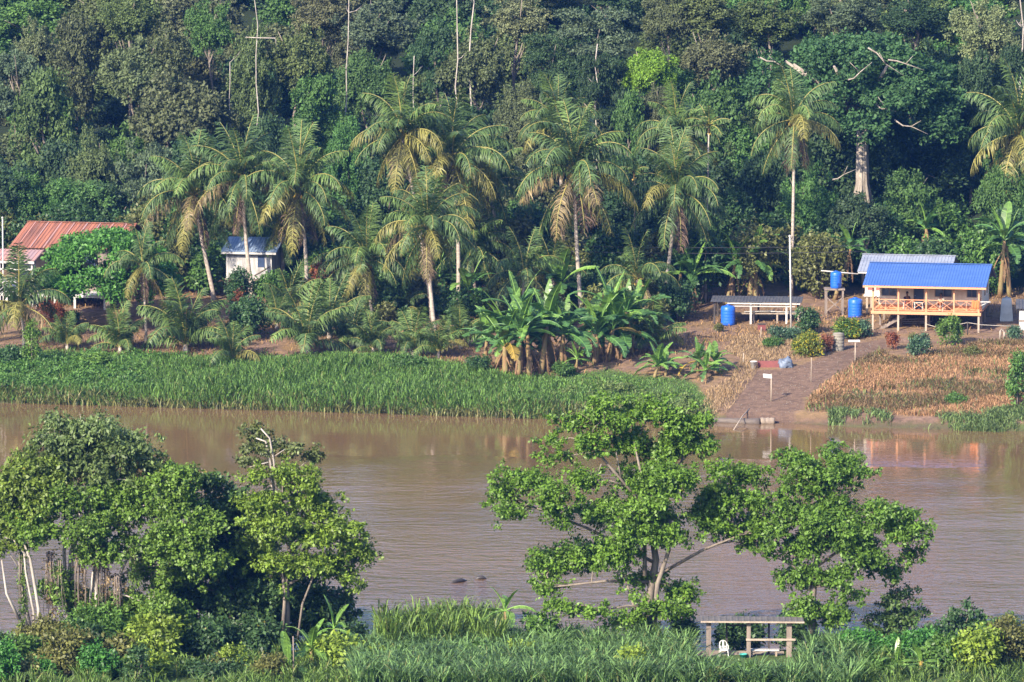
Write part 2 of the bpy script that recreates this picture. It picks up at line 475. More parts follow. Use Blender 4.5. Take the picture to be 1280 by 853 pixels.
def m_ground():
    m, nt, out = nodes('ground_soil_and_grass')
    pos = nt.nodes.new('ShaderNodeNewGeometry').outputs['Position']
    def at_(n):
        a = nt.nodes.new('ShaderNodeAttribute'); a.attribute_name = n; return a.outputs['Fac']
    n1 = noise(nt, pos, .45, 6, .62); n2 = noise(nt, pos, 2.2, 5, .65); n3 = noise(nt, pos, 9, 3, .6)
    soil = mixc(nt, ramp(nt, n2, .38, .62), (.24, .155, .11), (.12, .078, .058))
    dry = mixc(nt, ramp(nt, n2, .3, .7), (.27, .17, .09), (.16, .11, .055))
    base = mixc(nt, ramp(nt, n1, .42, .6), soil, dry)
    grn = mixc(nt, ramp(nt, n2, .3, .7), (.05, .09, .025), (.09, .12, .035))
    pth = mixc(nt, ramp(nt, n2, .4, .62), (.18, .115, .08), (.115, .074, .053))
    c = mixc(nt, ramp(nt, mth(nt, 'MULTIPLY_ADD', n2, .6, at_('green')), .55, .95), base, grn)
    c = mixc(nt, ramp(nt, mth(nt, 'MULTIPLY_ADD', n1, .5, at_('path')), .6, .95), c, pth)
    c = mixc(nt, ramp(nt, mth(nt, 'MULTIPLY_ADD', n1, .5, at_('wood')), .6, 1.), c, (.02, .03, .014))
    c = mixc(nt, at_('mud'), c, (.085, .055, .042))
    k = nt.nodes.new('ShaderNodeVectorMath'); k.operation = 'SCALE'
    nt.links.new(c, k.inputs[0]); nt.links.new(mth(nt, 'MULTIPLY_ADD', n3, .7, .65), k.inputs['Scale'])
    bsdf(nt, out, k.outputs[0], .92, 0, .15, n3, .6, .12)
    return m

PXg, PYg = proj(V[:, 0], V[:, 1], V[:, 2])
S = V[:, 1] - np.interp(V[:, 0], SX, SY)
far = V[:, 1] > 318
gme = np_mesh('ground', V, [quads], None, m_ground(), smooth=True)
def vattr(n, val):
    a = gme.attributes.new(n, 'FLOAT', 'POINT'); a.data.foreach_set('value', val.astype(np.float32))
green = np.where(far, np.clip((PYg - np.interp(PXg, *REED_BACK)) / 10 + .5, 0, 1), 1.)
vattr('green', green)
vattr('path', in_poly(V[:, 0], V[:, 1], PATH).astype(float))
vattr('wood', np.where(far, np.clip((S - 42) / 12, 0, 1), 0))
vattr('mud', np.where(far, np.clip(1 - np.abs(S) / 1.3, 0, 1) * .9, np.clip((V[:, 1] - 241) / 2, 0, 1)))
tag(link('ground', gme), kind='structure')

# ------------------------------------------------------------------ river
def m_water():
    m, nt, out = nodes('muddy_river')
    pos = nt.nodes.new('ShaderNodeNewGeometry').outputs['Position']
    big = noise(nt, pos, .035, 3, .5, (.6, 1, 1))
    sep = nt.nodes.new('ShaderNodeSeparateXYZ'); nt.links.new(pos, sep.inputs[0])
    # the far side lies in the lee of the bank: ripples grow towards the middle and the near side
    lee = mth(nt, 'ADD', ramp(nt, sep.outputs['Y'], 318, 272), mth(nt, 'MULTIPLY_ADD', big, 2.6, -1.3))
    lee = mth(nt, 'MINIMUM', mth(nt, 'MAXIMUM', lee, .04), 1.)
    r1 = noise(nt, pos, 1., 3, .6, (.6, 1.3, 1)); r2 = noise(nt, pos, 1., 3, .55, (2.2, 3.6, 1)); r3 = noise(nt, pos, .16, 2, .5, (.8, 1.3, 1))
    h = mth(nt, 'ADD', mth(nt, 'MULTIPLY', r1, .16), mth(nt, 'ADD', mth(nt, 'MULTIPLY', r2, .05), mth(nt, 'MULTIPLY', r3, .25)))
    h = mth(nt, 'MULTIPLY', h, lee)
    bp = nt.nodes.new('ShaderNodeBump'); bp.inputs['Strength'].default_value = 1; bp.inputs['Distance'].default_value = 1.1
    nt.links.new(h, bp.inputs['Height'])
    mud = mixc(nt, ramp(nt, noise(nt, pos, .06, 3, .5, (.4, 1, 1)), .35, .65), (.17, .102, .05), (.14, .086, .046))
    b = nt.nodes.new('ShaderNodeBsdfPrincipled')
    nt.links.new(mud, b.inputs['Base Color']); nt.links.new(mth(nt, 'MULTIPLY_ADD', lee, .06, .02), b.inputs['Roughness'])
    b.inputs['IOR'].default_value = 1.33; b.inputs['Specular IOR Level'].default_value = 1.
    nt.links.new(bp.outputs[0], b.inputs['Normal'])
    nt.links.new(b.outputs[0], out.inputs[0])
    return m
mb = MB(); mb.add([(-258, 238, 0), (258, 238, 0), (258, 352, 0), (-258, 352, 0)], [(0, 1, 2, 3)])
tag(mb.build('river', m_water()), kind='structure')

# ------------------------------------------------------------------ haze
m, nt, out = nodes('humid_air')
pv = nt.nodes.new('ShaderNodeVolumePrincipled')
pv.inputs['Color'].default_value = (.1, .32, 1, 1); pv.inputs['Density'].default_value = .000085
pv.inputs['Anisotropy'].default_value = 0.
nt.links.new(pv.outputs[0], out.inputs['Volume'])
mb = MB(); mb.box(-270, -70, -3.5, 270, 710, 88)
tag(mb.build('haze', m), kind='stuff')

# ------------------------------------------------------------------ forest crowns (shared meshes, each ~1 m radius in local units)
FL = .062
def crown_mesh(kind, seed):
    g = rs(seed); B = []
    if kind == 'dome':
        for i in range(26):
            d = unit(g.normal(size=3)); d[2] = abs(d[2]) * .95 - .25
            q = g.uniform(.55, .74); B.append((*(d * q), *(g.uniform(.24, .36, 3) * (1, 1, .85))))
        B.append((0, 0, -.05, .6, .6, .5))
    elif kind == 'ragged':
        for i in range(24):
            d = unit(g.normal(size=3)); q = g.uniform(.35, .85)
            B.append((*(d * q * (.95, .95, .9)), *(g.uniform(.16, .32, 3) * (1.1, 1.1, .8))))
    elif kind == 'layered':
        for i in range(26):
            z = g.uniform(-.75, .8); a = g.rand() * 6.28; q = g.uniform(.2, .8) * math.sqrt(max(.1, 1 - z * z * .8))
            B.append((q * math.cos(a), q * math.sin(a), z, g.uniform(.24, .38), g.uniform(.24, .38), g.uniform(.09, .15)))
    elif kind == 'column':
        for i in range(26):
            z = g.uniform(-1, .85); a = g.rand() * 6.28; q = g.uniform(.25, .62) * (1.05 - .45 * abs(z + .1))
            B.append((q * math.cos(a), q * math.sin(a), z, *(g.uniform(.2, .34, 3) * (1, 1, 1.1))))
    elif kind == 'spread':
        for i in range(40):
            a = g.rand() * 6.28; q = math.sqrt(g.rand()) * .88; z = .55 - .75 * q * q + g.uniform(-.45, .12)
            B.append((q * math.cos(a), q * math.sin(a), z, g.uniform(.16, .27), g.uniform(.16, .27), g.uniform(.1, .17)))
    for i in range(16):                  # stray sprays that break the outline
        d = unit(g.normal(size=3)); d[2] = d[2] * .8 + .15; q = g.uniform(.85, 1.08); r = g.uniform(.06, .13)
        B.append((*(d * q * (.9 if kind in ('column', 'spread') else 1) * (1, 1, .7 if kind == 'spread' else 1)), r, r, r))
    L = .036 if kind == 'spread' else FL * (1.2 if seed % 2 else 1.)
    v, t = leaf_cloud(g, B, L, cover=1.7, W=.62, droop=.3, k=10, spread=.85, under=.5, fine=.32)
    return cloud_mesh('crown', v, t, M['forest'])
CROWNS = {k: [crown_mesh(k, s + i * 10) for i, s in enumerate(ss)] for k, ss in
          (('dome', (1, 2)), ('ragged', (3, 4)), ('layered', (5, 6)), ('column', (7, 8)), ('spread', (9,)))}

def trunk_mesh(seed, mat):
    """unit-height trunk with forking limbs, top of trunk at z=1"""
    g = rs(seed); mb = MB()
    pts = [(g.normal() * .012 * i, g.normal() * .012 * i, i / 6) for i in range(7)]
    mb.tube(pts, [.028 - .0022 * i for i in range(7)], 7)
    for i in range(7):
        z = g.uniform(.5, .9); a = g.rand() * 6.28; l = g.uniform(.12, .3)
        k = int(z * 6); b = Vector(pts[k]).lerp(Vector(pts[k + 1]), z * 6 - k)
        d = Vector((math.cos(a), math.sin(a), g.uniform(.4, 1)))
        mb.tube([b, b + d * l * .5, b + d * l + Vector((0, 0, .05))], [.012, .009, .004], 5)
    return mb.mesh('trunk', mat)
TRUNKS = {'bark': [trunk_mesh(31, M['bark']), trunk_mesh(32, M['bark'])], 'pale': [trunk_mesh(33, M['palebark']), trunk_mesh(34, M['whitebark'])]}

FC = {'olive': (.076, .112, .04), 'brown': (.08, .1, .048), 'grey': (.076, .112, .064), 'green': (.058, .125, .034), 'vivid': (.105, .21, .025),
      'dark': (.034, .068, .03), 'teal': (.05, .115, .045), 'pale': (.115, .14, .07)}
fr = rs(77)

def place_depth(px, top, h):
    """depth on the slope at which a tree of height h standing there reaches the given pixel row"""
    best = None
    for Y in np.arange(376, 452, .5):
        p = at(px, top, Y); e = abs(p.z - ztf(p.x, Y) - h)
        if best is None or e < best[0]: best = (e, Y)
    return best[1]

def forest_tree(px, top, wpx, bot, kind, col, label, group=None, Y=None, tk='bark', h=None, name='forest_tree', cat='tree'):
    if px < 190 and Y is None: Y = max(389., place_depth(px, top, h or (9 + np.clip(200 - top, -40, 220) / 200 * 5.5)))
    if Y is None: Y = place_depth(px, top, h or (9 + np.clip(200 - top, -40, 220) / 200 * 5.5))
    p = at(px, top, Y); z0 = ztf(p.x, Y)
    H = max(3., p.z - z0); rx = wpx / 2 / ppm(Y); rz = min((bot - top) / 2 / ppm(Y), H * (.58 if group else .54))
    root = empty(name, (p.x, Y, z0 - .15), fr.rand() * 6.28, label, cat, group)
    c = np.array(FC[col]) * fr.uniform(.9, 1.3) * (1 + fr.normal(size=3) * .04)
    me = CROWNS[kind][fr.randint(len(CROWNS[kind]))]
    link('crown', me, root, (0, 0, H - rz * .97), (0, 0, fr.rand() * 6.28), (rx, rx * fr.uniform(.9, 1.1), rz), c)
    th = H - rz * .5
    link('trunk', TRUNKS[tk][fr.randint(2)], root, (0, 0, 0), (0, 0, fr.rand() * 6.28), (max(rx * 1.9, 3.2), max(rx * 1.9, 3.2), th))
    return root

TREES = [
 # px, top, width, bottom, crown, colour, label
 (18, 62, 70, 150, 'layered', 'grey', 'pale grey-green tree at the left edge below the dark blue corner of the hill'),
 (48, 22, 60, 115, 'ragged', 'pale', 'pale silvery-leaved tree beside the dark gap at the top left'),
 (95, 22, 72, 140, 'column', 'brown', 'tall brownish-green tree right of the silvery tree at the top left'),
 (160, -18, 95, 62, 'ragged', 'olive', 'olive tree cut by the top edge above the brown twiggy crown'),
 (165, 46, 90, 150, 'dome', 'brown', 'brown twiggy crown uphill from the big pale dome tree at left'),
 (208, 28, 74, 112, 'dome', 'brown', 'brownish rounded crown right of the brown twiggy one near the top left'),
 (52, 92, 96, 265, 'column', 'olive', 'very tall olive tree rising behind the rusty red roof at left'),
 (118, 158, 66, 280, 'ragged', 'olive', 'ragged olive tree between the tall olive tree and the pale dome tree'),
 (228, 82, 136, 222, 'dome', 'brown', 'biggest pale brown dome-shaped tree uphill from the left coconut palms'),
 (180, 170, 90, 292, 'ragged', 'grey', 'grey twiggy tree just above the right end of the rusty red roof'),
 (262, -5, 62, 82, 'ragged', 'green', 'green tree below the top edge left of the tall white pole trunk'),
 (318, 36, 66, 170, 'column', 'olive', 'olive tree wrapped round the tall thin white trunk with a crossbar of branches'),
 (372, 30, 84, 132, 'dome', 'olive', 'light olive crown right of the thin white trunk high on the hill'),
 (405, -22, 88, 66, 'dome', 'pale', 'pale olive crown cut by the top edge left of centre'),
 (392, 96, 88, 205, 'column', 'green', 'fresh green bushy tree behind the third coconut palm from the left'),
 (470, -6, 112, 86, 'ragged', 'grey', 'wide grey-green tree with bare white twigs at the top edge'),
 (455, 55, 84, 172, 'dome', 'green', 'rich green tree left of the twin coconut palms crowns'),
 (430, 150, 62, 262, 'column', 'green', 'narrow green tree rising between the two groups of coconut palms'),
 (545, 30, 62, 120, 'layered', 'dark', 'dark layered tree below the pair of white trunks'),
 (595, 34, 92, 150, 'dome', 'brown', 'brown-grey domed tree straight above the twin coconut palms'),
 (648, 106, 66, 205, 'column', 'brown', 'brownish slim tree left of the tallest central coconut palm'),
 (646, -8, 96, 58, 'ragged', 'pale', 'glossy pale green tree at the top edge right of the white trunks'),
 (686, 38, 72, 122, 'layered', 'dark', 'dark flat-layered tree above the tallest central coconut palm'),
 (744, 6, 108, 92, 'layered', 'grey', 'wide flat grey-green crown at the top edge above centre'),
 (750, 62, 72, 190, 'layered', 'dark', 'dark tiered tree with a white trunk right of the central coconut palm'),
 (811, 55, 78, 135, 'dome', 'vivid', 'bright yellow-green round crown standing out on the dark hillside'),
 (835, -20, 74, 72, 'dome', 'brown', 'pale brown crown at the top edge above the bright yellow-green tree'),
 (822, 98, 66, 210, 'dome', 'brown', 'brown-grey crown below the bright yellow-green tree'),
 (786, 118, 50, 250, 'column', 'green', 'mid green slim tree behind the small areca palm'),
 (892, 38, 88, 118, 'dome', 'brown', 'light brown rounded crown left of the giant spreading tree'),
 (885, -16, 90, 50, 'ragged', 'olive', 'olive crown at the top edge up and left of the giant tree'),
 (890, 92, 94, 250, 'dome', 'green', 'speckled green glossy tree behind the slim white-stemmed areca palm'),
 (962, -6, 96, 62, 'ragged', 'olive', 'olive tree at the top edge just above the giant tree'),
 (1052, -14, 104, 50, 'ragged', 'grey', 'grey-green tree with dead branches above the giant tree'),
 (1140, -10, 100, 60, 'ragged', 'dark', 'dark green tree above the right half of the giant tree'),
 (1232, -6, 92, 92, 'ragged', 'pale', 'pale olive tree at the top right beside the bare white trunk'),
 (1215, 70, 82, 220, 'column', 'dark', 'shaded dark tree just right of the giant tree'),  # this tree and the next: dark leaf colour stands in for shade there
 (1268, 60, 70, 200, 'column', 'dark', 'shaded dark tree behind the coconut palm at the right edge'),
 (960, 170, 90, 310, 'dome', 'dark', 'dark leafy tree behind the tall lone coconut palm trunk'),
 (1010, 205, 84, 320, 'ragged', 'green', 'green understorey tree right of the lone palm trunk'),
 (1140, 205, 92, 320, 'ragged', 'green', 'sunlit small tree right of the thick pale trunk of the giant tree'),
 (520, 120, 62, 240, 'ragged', 'green', 'green tree showing between the fronds of the twin coconut palms'),
 (590, 145, 70, 260, 'ragged', 'grey', 'greyish leafy tree right behind the yellowish twin palm crown'),
 (25, 205, 72, 300, 'dome', 'green', 'green bushy tree behind the pole at the left edge'),
 (85, 222, 74, 300, 'dome', 'green', 'leafy green tree directly behind the ridge of the rusty red roof'),
 (330, 150, 70, 300, 'column', 'dark', 'dark tree behind the second and third coconut palms'),
 (1080, 235, 84, 320, 'ragged', 'dark', 'dark shrubby tree round the foot of the giant tree'),
 (1255, 190, 70, 310, 'dome', 'green', 'green tree below the crown of the palm at the right edge'),
]
for t in TREES: forest_tree(*t)
# the giant
g0 = forest_tree(1068, 18, 276, 205, 'spread', 'teal', 'giant spreading dark green tree with a thick pale trunk behind the blue-roofed house', Y=394, tk='pale')
gt = g0.children[1]; gh = gt.scale[2]; g0.rotation_euler = (0, 0, 0); gt.scale = (1, 1, 1); gt.rotation_euler = (0, 0, 0)
mb = MB(); mb.tube([(.8, 0, -.3), (.75, 0, gh * .3), (.7, 0, gh * .6), (.3, 0, gh)], [.75, .48, .44, .4], 14)
for i in range(7):                       # buttresses and vines running down the bole
    a = i * .9; mb.tube([(.8 + 1.3 * math.cos(a), 1.3 * math.sin(a), -.3), (.76 + .46 * math.cos(a), .46 * math.sin(a), gh * .25), (.7 + .38 * math.cos(a), .38 * math.sin(a), gh * .62)], [.2, .12, .07], 6)
for i in range(9):
    a = i * .72; mb.tube([(.6, 0, gh * .62), (.5 + 3 * math.cos(a), 3 * math.sin(a), gh * .8), (.3 + 6 * math.cos(a), 6 * math.sin(a), gh * .95)], [.4, .25, .1], 7)
gt.data = mb.mesh('trunk', M['palebark'])
gc = g0.children[0]; gH = gc.location.z + gc.scale.z * .97; gc.scale.z *= 1.3; gc.location.z = gH - .82 * gc.scale.z
# dead limbs showing in the giant's crown
gg = rs(5)
for (a, b) in (((1085, 60), (1130, 95)), ((1110, 75), (1155, 88)), ((1060, 100), (1090, 78)), ((1118, 150), (1160, 168)), ((1040, 225), (1070, 212)), ((950, 72), (985, 88)), ((1095, 130), (1120, 140))):
    mb = MB(); p, q = at(*a, 386.5), at(*b, 386); mid = (p + q) / 2 + Vector((0, 0, gg.uniform(-.4, .6)))
    m1 = p.lerp(mid, .5) + Vector((0, 0, gg.uniform(-.3, .3))); mb.tube([p, m1, mid, q], [.07, .06, .045, .02], 5)
    mb.tube([mid, mid + Vector((gg.uniform(-1, 1), -.3, gg.uniform(.3, 1)))], [.05, .02], 4)
    o = mb.build('dead_branch', M['palebark']); o.parent = g0; o.matrix_parent_inverse = Matrix.Rotation(-g0.rotation_euler.z, 4, 'Z') @ Matrix.Translation(-g0.location)

# filler rows further up the slope and behind the named crowns
FILL = [('dark', 'dark'), ('green', 'mid green'), ('olive', 'olive'), ('brown', 'brownish')]
for row, (Y, top, n) in enumerate(((389, 122, 21), (398, 40, 21), (408, -30, 20), (420, -80, 18), (434, -120, 17), (446, -120, 17), (458, -120, 20), (472, -120, 20))):
    for i in range(n):
        px = -190 + 1660 * (i + .5 + fr.uniform(-.3, .3)) / n
        if px < 45 and row == 3: continue
        if row == 0 and 930 < px < 1200: continue
        c, cn = FILL[fr.randint(4)] if row else FILL[fr.randint(2)]
        h = fr.uniform(5, 8.5); p = at(px, 0, Y); zt_ = ztf(p.x, Y) + h
        tp = proj(p.x, Y, zt_)[1]
        where = ('low on the slope', 'half way up the slope', 'high on the slope', 'near the top edge', 'behind the topmost crowns', 'on the far shoulder of the hill', 'at the very back of the hill', 'on the last ridge of the hill')[row]
        forest_tree(px, tp, fr.uniform(95, 140), tp + fr.uniform(110, 170), ('dome', 'ragged', 'column', 'layered')[fr.randint(4)], c,
                    '%s forest tree filling gaps between larger crowns %s' % (cn, where), '%s filler trees %s' % (cn, where), Y=Y)
# far shoulder of the hill, top left: its shade put into dark leaf colour
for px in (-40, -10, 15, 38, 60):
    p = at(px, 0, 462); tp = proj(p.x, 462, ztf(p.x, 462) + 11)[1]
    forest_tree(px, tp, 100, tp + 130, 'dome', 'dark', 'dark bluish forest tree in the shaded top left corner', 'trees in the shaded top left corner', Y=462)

# thin bare trunks that stand clear of the crowns
def bare_trunk(px0, py0, px1, py1, Y, r, label, tw=3, seed=0, cross=None):
    g = rs(seed + 400); Y += 12 if py0 > 45 else 5; r *= .62; p = at(px0, py0, Y); q = at(px1, py1, Y); z = ztf(p.x, Y)
    root = empty('bare_tree', (p.x, Y, z - .1), 0, label, 'tree')
    H = q.z - z + .1; dx = q.x - p.x
    pts = [Vector((dx * (i / 8) ** 1.3 + g.normal() * .12, g.normal() * .12, H * i / 8)) for i in range(9)]
    mb = MB(); mb.tube(pts, [r * (1 - .06 * i) for i in range(9)], 7); mb.build('trunk', M['whitebark'], root)
    for i in range(tw):
        mb = MB(); b = pts[g.randint(5, 9)]; a = g.rand() * 6.28; l = g.uniform(.4, 1.1)
        d = Vector((math.cos(a), math.sin(a) * .5, g.uniform(.2, .9)))
        mb.tube([b, b + d * l * .6, b + d * l + Vector((0, 0, .2))], [r * .45, r * .3, r * .12], 5)
        mb.tube([b + d * l * .5, b + d * l * .8 + Vector((.3, 0, .4))], [r * .25, r * .1], 4); mb.build('branch', M['whitebark'], root)
    if cross:
        mb = MB(); zc = at(px0, cross, Y).z - z; b = Vector((dx * .8, 0, zc))
        mb.tube([b + Vector((-.9, 0, .05)), b, b + Vector((1.6, 0, -.02)), b + Vector((1.7, 0, -.7))], [.03, .05, .045, .03], 5); mb.build('branch', M['whitebark'], root)
bare_trunk(320, 150, 320, -40, 396, .1, 'tall thin white trunk with a crossbar branch left of centre on the hill', 1, 1, cross=46)
bare_trunk(283, 128, 287, 78, 394, .09, 'short white stem above the big pale dome tree', 2, 2)
bare_trunk(571, 38, 569, -30, 402, .13, 'left white trunk of the pair at the top edge above the twin palms', 1, 4)
bare_trunk(586, 40, 592, -30, 403, .15, 'leaning right white trunk of the pair at the top edge above the twin palms', 1, 5)
bare_trunk(517, 112, 516, 70, 392, .1, 'thin white trunk just above the left twin palm', 2, 6)
bare_trunk(747, 112, 744, 55, 392, .14, 'white trunk under the dark tiered tree above the central palm', 1, 7)
bare_trunk(430, 42, 436, -20, 400, .11, 'pale forked trunk at the top edge left of the white pair', 4, 9)
bare_trunk(1278, 110, 1277, -40, 386, .16, 'white dead trunk with bare limbs at the right edge of the hill', 6, 10)
# ------------------------------------------------------------------ coconut palms
def frond_mesh(seed, elev, bend, L=4.6, n=54, hang=.8, lw=.085, ll=1.28, stiff=False, mat='frond'):
    """one frond in the XZ plane: rachis leaving at 'elev' degrees and bending down by 'bend' degrees"""
    g = rs(seed)
    N = 15; pts = [Vector((0, 0, 0))]; tan = []
    side = g.normal() * .12
    for i in range(N):
        t = (i + .5) / N; e = R(elev - bend * t ** 1.4)
        d = Vector((math.cos(e), side * t, math.sin(e))).normalized(); tan.append(d)
        pts.append(pts[-1] + d * (L / N))
    mb = MB(); mb.tube(pts, [.05 * (1 - .85 * i / N) + .006 for i in range(N + 1)], 5, mi=1)
    rv = np.array(mb.v); rq = [f for f in mb.f if len(f) == 4]
    P = np.array([tuple(p) for p in pts]); T = np.array([tuple(t) for t in tan] + [tuple(tan[-1])])
    t = np.repeat(np.linspace(.13, .995, n), 2); sgn = np.tile([-1., 1.], n); m = len(t)
    t = np.clip(t + g.normal(size=m) * .006, .1, 1)
    f = t * N; i0 = np.minimum(f.astype(int), N - 1); fr_ = (f - i0)[:, None]
    base = P[i0] * (1 - fr_) + P[i0 + 1] * fr_; tn = T[i0]
    lat = np.stack([np.zeros(m), sgn, np.zeros(m)], 1)
    nor = unit(np.cross(tn, np.array([0, 1., 0])) * -1)
    l = ll * np.interp(t, [.1, .3, .6, .85, 1], [.55, 1, 1, .7, .32]) * g.uniform(.85, 1.12, m)
    hg = hang * g.uniform(.75, 1.25, m)
    dn = np.array([0, 0, -1.]); jit = g.normal(size=(m, 3)) * .17
    d0 = unit(lat * .85 + tn * .55 + nor * .22 + jit)
    d1 = unit(d0 * (1 - .55 * hg[:, None]) + dn * hg[:, None] * .8 + jit * .6)
    d2 = unit(d1 * (1 - .45 * hg[:, None]) + dn * hg[:, None])
    w = unit(np.cross(d0, nor) + tn * .4) * (lw * .5); w2 = unit(tn + .25 * nor) * (lw * .5)
    l = l[:, None]
    p1 = base + d0 * l * .3; p2 = p1 + d1 * l * .38; p3 = p2 + d2 * l * .32
    lv = np.stack([base - w2 * .5, base + w2 * .5, p1 - w2, p1 + w2, p2 - w2 * .8, p2 + w2 * .8, p3], 1).reshape(-1, 3)
    b = np.arange(m)[:, None] * 7 + len(rv)
    q = np.concatenate([np.array(rq), b + np.array([[0, 1, 3, 2]]), b + np.array([[2, 3, 5, 4]])]); tr = b + np.array([[4, 5, 6]])
    tt = np.clip(.5 + g.normal(size=m) * .22, 0, 1)
    tint = [np.concatenate([np.full(len(rq), .5), tt, tt]), tt]
    mi = np.concatenate([np.ones(len(rq)), np.zeros(3 * m)])
    return np_mesh('frond', np.concatenate([rv, lv]), [q, tr], tint, [M[mat], M['rachis']], mi)

FRONDS = {}
for nm, el, be, hg in (('spear', 84, 25, .25), ('up', 70, 75, .6), ('high', 52, 110, .8), ('mid', 26, 105, .9), ('low', -6, 72, .95), ('hang', -46, 36, .95), ('dead', -70, 16, .9)):
    FRONDS[nm] = [frond_mesh(hash_, el + k * 7, be + k * 9, hang=hg, mat='deadleaf' if nm == 'dead' else 'frond') for k, hash_ in enumerate((len(nm) * 7 + el % 50, el % 60 + 101))]
COC = []
for s in range(2):
    g = rs(900 + s); mb = MB()
    for i in range(9):
        a = g.rand() * 6.28; mb.ball((math.cos(a) * .3, math.sin(a) * .3, -.25 + g.uniform(-.22, .12)), (.12, .12, .15), 7, 5)
    for i in range(6):
        a = g.rand() * 6.28; d = Vector((math.cos(a), math.sin(a), g.uniform(.2, .8)))
        mb.tube([(0, 0, 0), d * .4, d * .75 + Vector((0, 0, -.15))], [.03, .03, .015], 4)
    COC.append(mb.mesh('coconut_cluster', M['coconut']))
GRN = {'green': (.072, .125, .046), 'fresh': (.1, .165, .05), 'yellow': (.165, .165, .05), 'tan': (.175, .14, .075), 'dead': (.16, .115, .095)}
pr = rs(4242)

def palm(cx, cy, bx, by, rpx, label, seed, nf=29, dead=3, yellow=.35, Y=None, base=None, group=None, tr=.185, nuts=True, hidden=0., name='coconut_palm'):
    g = rs(seed)
    b = base or ground(bx, by)
    if Y: b = Vector((at(bx, by, Y).x, Y, 0)); b.z = ztf(b.x, Y)
    c = at(cx, cy, b.y)
    root = empty(name, b, 0, label, 'palm', group)
    H = max(.3, c.z - b.z); dx = c.x - b.x; s = rpx / ppm(b.y) / 3.15
    pts = []
    bow = g.uniform(-.3, .3)
    for i in range(11):
        u = i / 10
        pts.append((dx * (u ** 1.25) + bow * math.sin(u * math.pi) * min(1, H / 8), .25 * math.sin(u * 2.2) * min(1, H / 10), H * u - (0.15 if i == 0 else 0)))
    mb = MB(); mb.tube(pts, [tr * (1.35 if i == 0 else 1 - .035 * i) for i in range(11)], 8)
    if H > .8: mb.build('trunk', M['palmtrunk'], root)
    top = Vector((pts[-1][0], pts[-1][1], H))
    if nuts: link('coconut_cluster', COC[seed % 2], root, top, (0, 0, g.rand() * 6), (s * 1.1,) * 3)
    order = ['spear', 'spear', 'up', 'up', 'up', 'up', 'high', 'high', 'high', 'high', 'high', 'mid', 'mid', 'mid', 'mid', 'mid', 'low', 'low', 'low', 'low', 'hang', 'hang', 'hang', 'hang']
    seq = [order[int(i * len(order) / nf)] for i in range(nf)] + ['dead'] * dead
    az = g.rand() * 6.28
    for i, k in enumerate(seq):
        az += 2.39996 + g.normal() * .15
        if k == 'dead': col = GRN['dead']
        elif k in ('low', 'hang'): col = GRN['yellow'] if g.rand() < yellow + .05 else (GRN['tan'] if g.rand() < yellow * .6 else GRN['green'])
        elif k == 'mid': col = GRN['yellow'] if g.rand() < yellow * .6 else GRN['green']
        else: col = GRN['fresh'] if g.rand() < .4 else GRN['green']
        col = np.array(col) * g.uniform(.85, 1.15)
        sc = s * g.uniform(.88, 1.08) * (.85 if k == 'dead' else 1)
        link('frond', FRONDS[k][g.randint(2)], root, top + Vector((0, 0, .12 * s)), (0, g.normal() * .08, az), (sc, sc * g.uniform(.9, 1.1), sc), col)
    return root

def young_palm(bx, by, rpx, label, seed, nf=11, group=None, lift=.35, Y=None, yellow=.0):
    g = rs(seed); b = ground(bx, by)
    if Y: b = Vector((at(bx, by, Y).x, Y, 0)); b.z = ztf(b.x, Y)
    root = empty('young_palm', b, 0, label, 'palm', group)
    s = rpx / ppm(b.y) / 2.95
    mb = MB(); mb.tube([(0, 0, -.15), (0, 0, lift * .5), (0, 0, lift + .25)], [.2 * s + .06, .2 * s + .03, .1 * s], 8); mb.build('trunk', M['palmtrunk'], root)
    seq = ['spear', 'spear'] + ['spear'] + ['up'] * (nf // 2 + 2) + ['high'] * (nf // 3) + ['mid'] * max(0, nf - nf // 2 - nf // 3 - 2)
    az = g.rand() * 6
    for k in seq:
        az += 2.39996 + g.normal() * .2
        col = np.array(GRN['yellow'] if (k in ('mid', 'high') and g.rand() < yellow + .2) else (GRN['fresh'] if g.rand() < .6 else GRN['green'])) * g.uniform(.85, 1.15)
        sc = s * g.uniform(.85, 1.1)
        link('frond', FRONDS[k][g.randint(2)], root, (0, 0, lift), (0, g.normal() * .08, az), (sc,) * 3, col)
    return root

palm(243, 246, 268, 376, 58, 'coconut palm leaning left beside the rusty red roof, first tall palm from the left', 11, dead=1)
palm(303, 228, 317, 352, 54, 'dark-trunked coconut palm standing in front of the white house', 12, dead=2, yellow=.2, Y=369)
palm(374, 240, 383, 392, 60, 'yellowish coconut palm with hanging brown fronds right of the white house', 13, dead=4, yellow=.7)
palm(503, 172, 541, 405, 52, 'left palm of the twin pair, its leaning trunk crossing behind a shorter palm', 14, dead=3, yellow=.5)
palm(565, 202, 572, 400, 62, 'right palm of the twin pair with yellow and brown fronds', 15, dead=3, yellow=.8)
palm(534, 288, 546, 438, 54, 'coconut palm with straight pale trunk in front of the twin pair', 16, dead=2, yellow=.5)
palm(718, 216, 727, 368, 66, 'tallest central coconut palm rising behind the banana clumps', 17, nf=30, dead=3, yellow=.35, Y=365)
palm(698, 160, 706, 372, 46, 'coconut palm crown rising just behind and above the central palm', 39, dead=1, yellow=.2, Y=373)
palm(846, 244, 829, 389, 56, 'coconut palm with pale trunk leaning right above the banana clumps', 18, dead=2, yellow=.4)
palm(846, 170, 853, 360, 46, 'coconut palm crown peeping out above and behind the right-leaning palm', 19, dead=1)
palm(993, 152, 989, 372, 52, 'lone tall coconut palm behind the white flagpole', 20, dead=5, yellow=.2, nf=20, tr=.15)
palm(1274, 170, 1281, 330, 62, 'tall coconut palm cut by the right edge of the photo', 21, dead=2, yellow=.4)
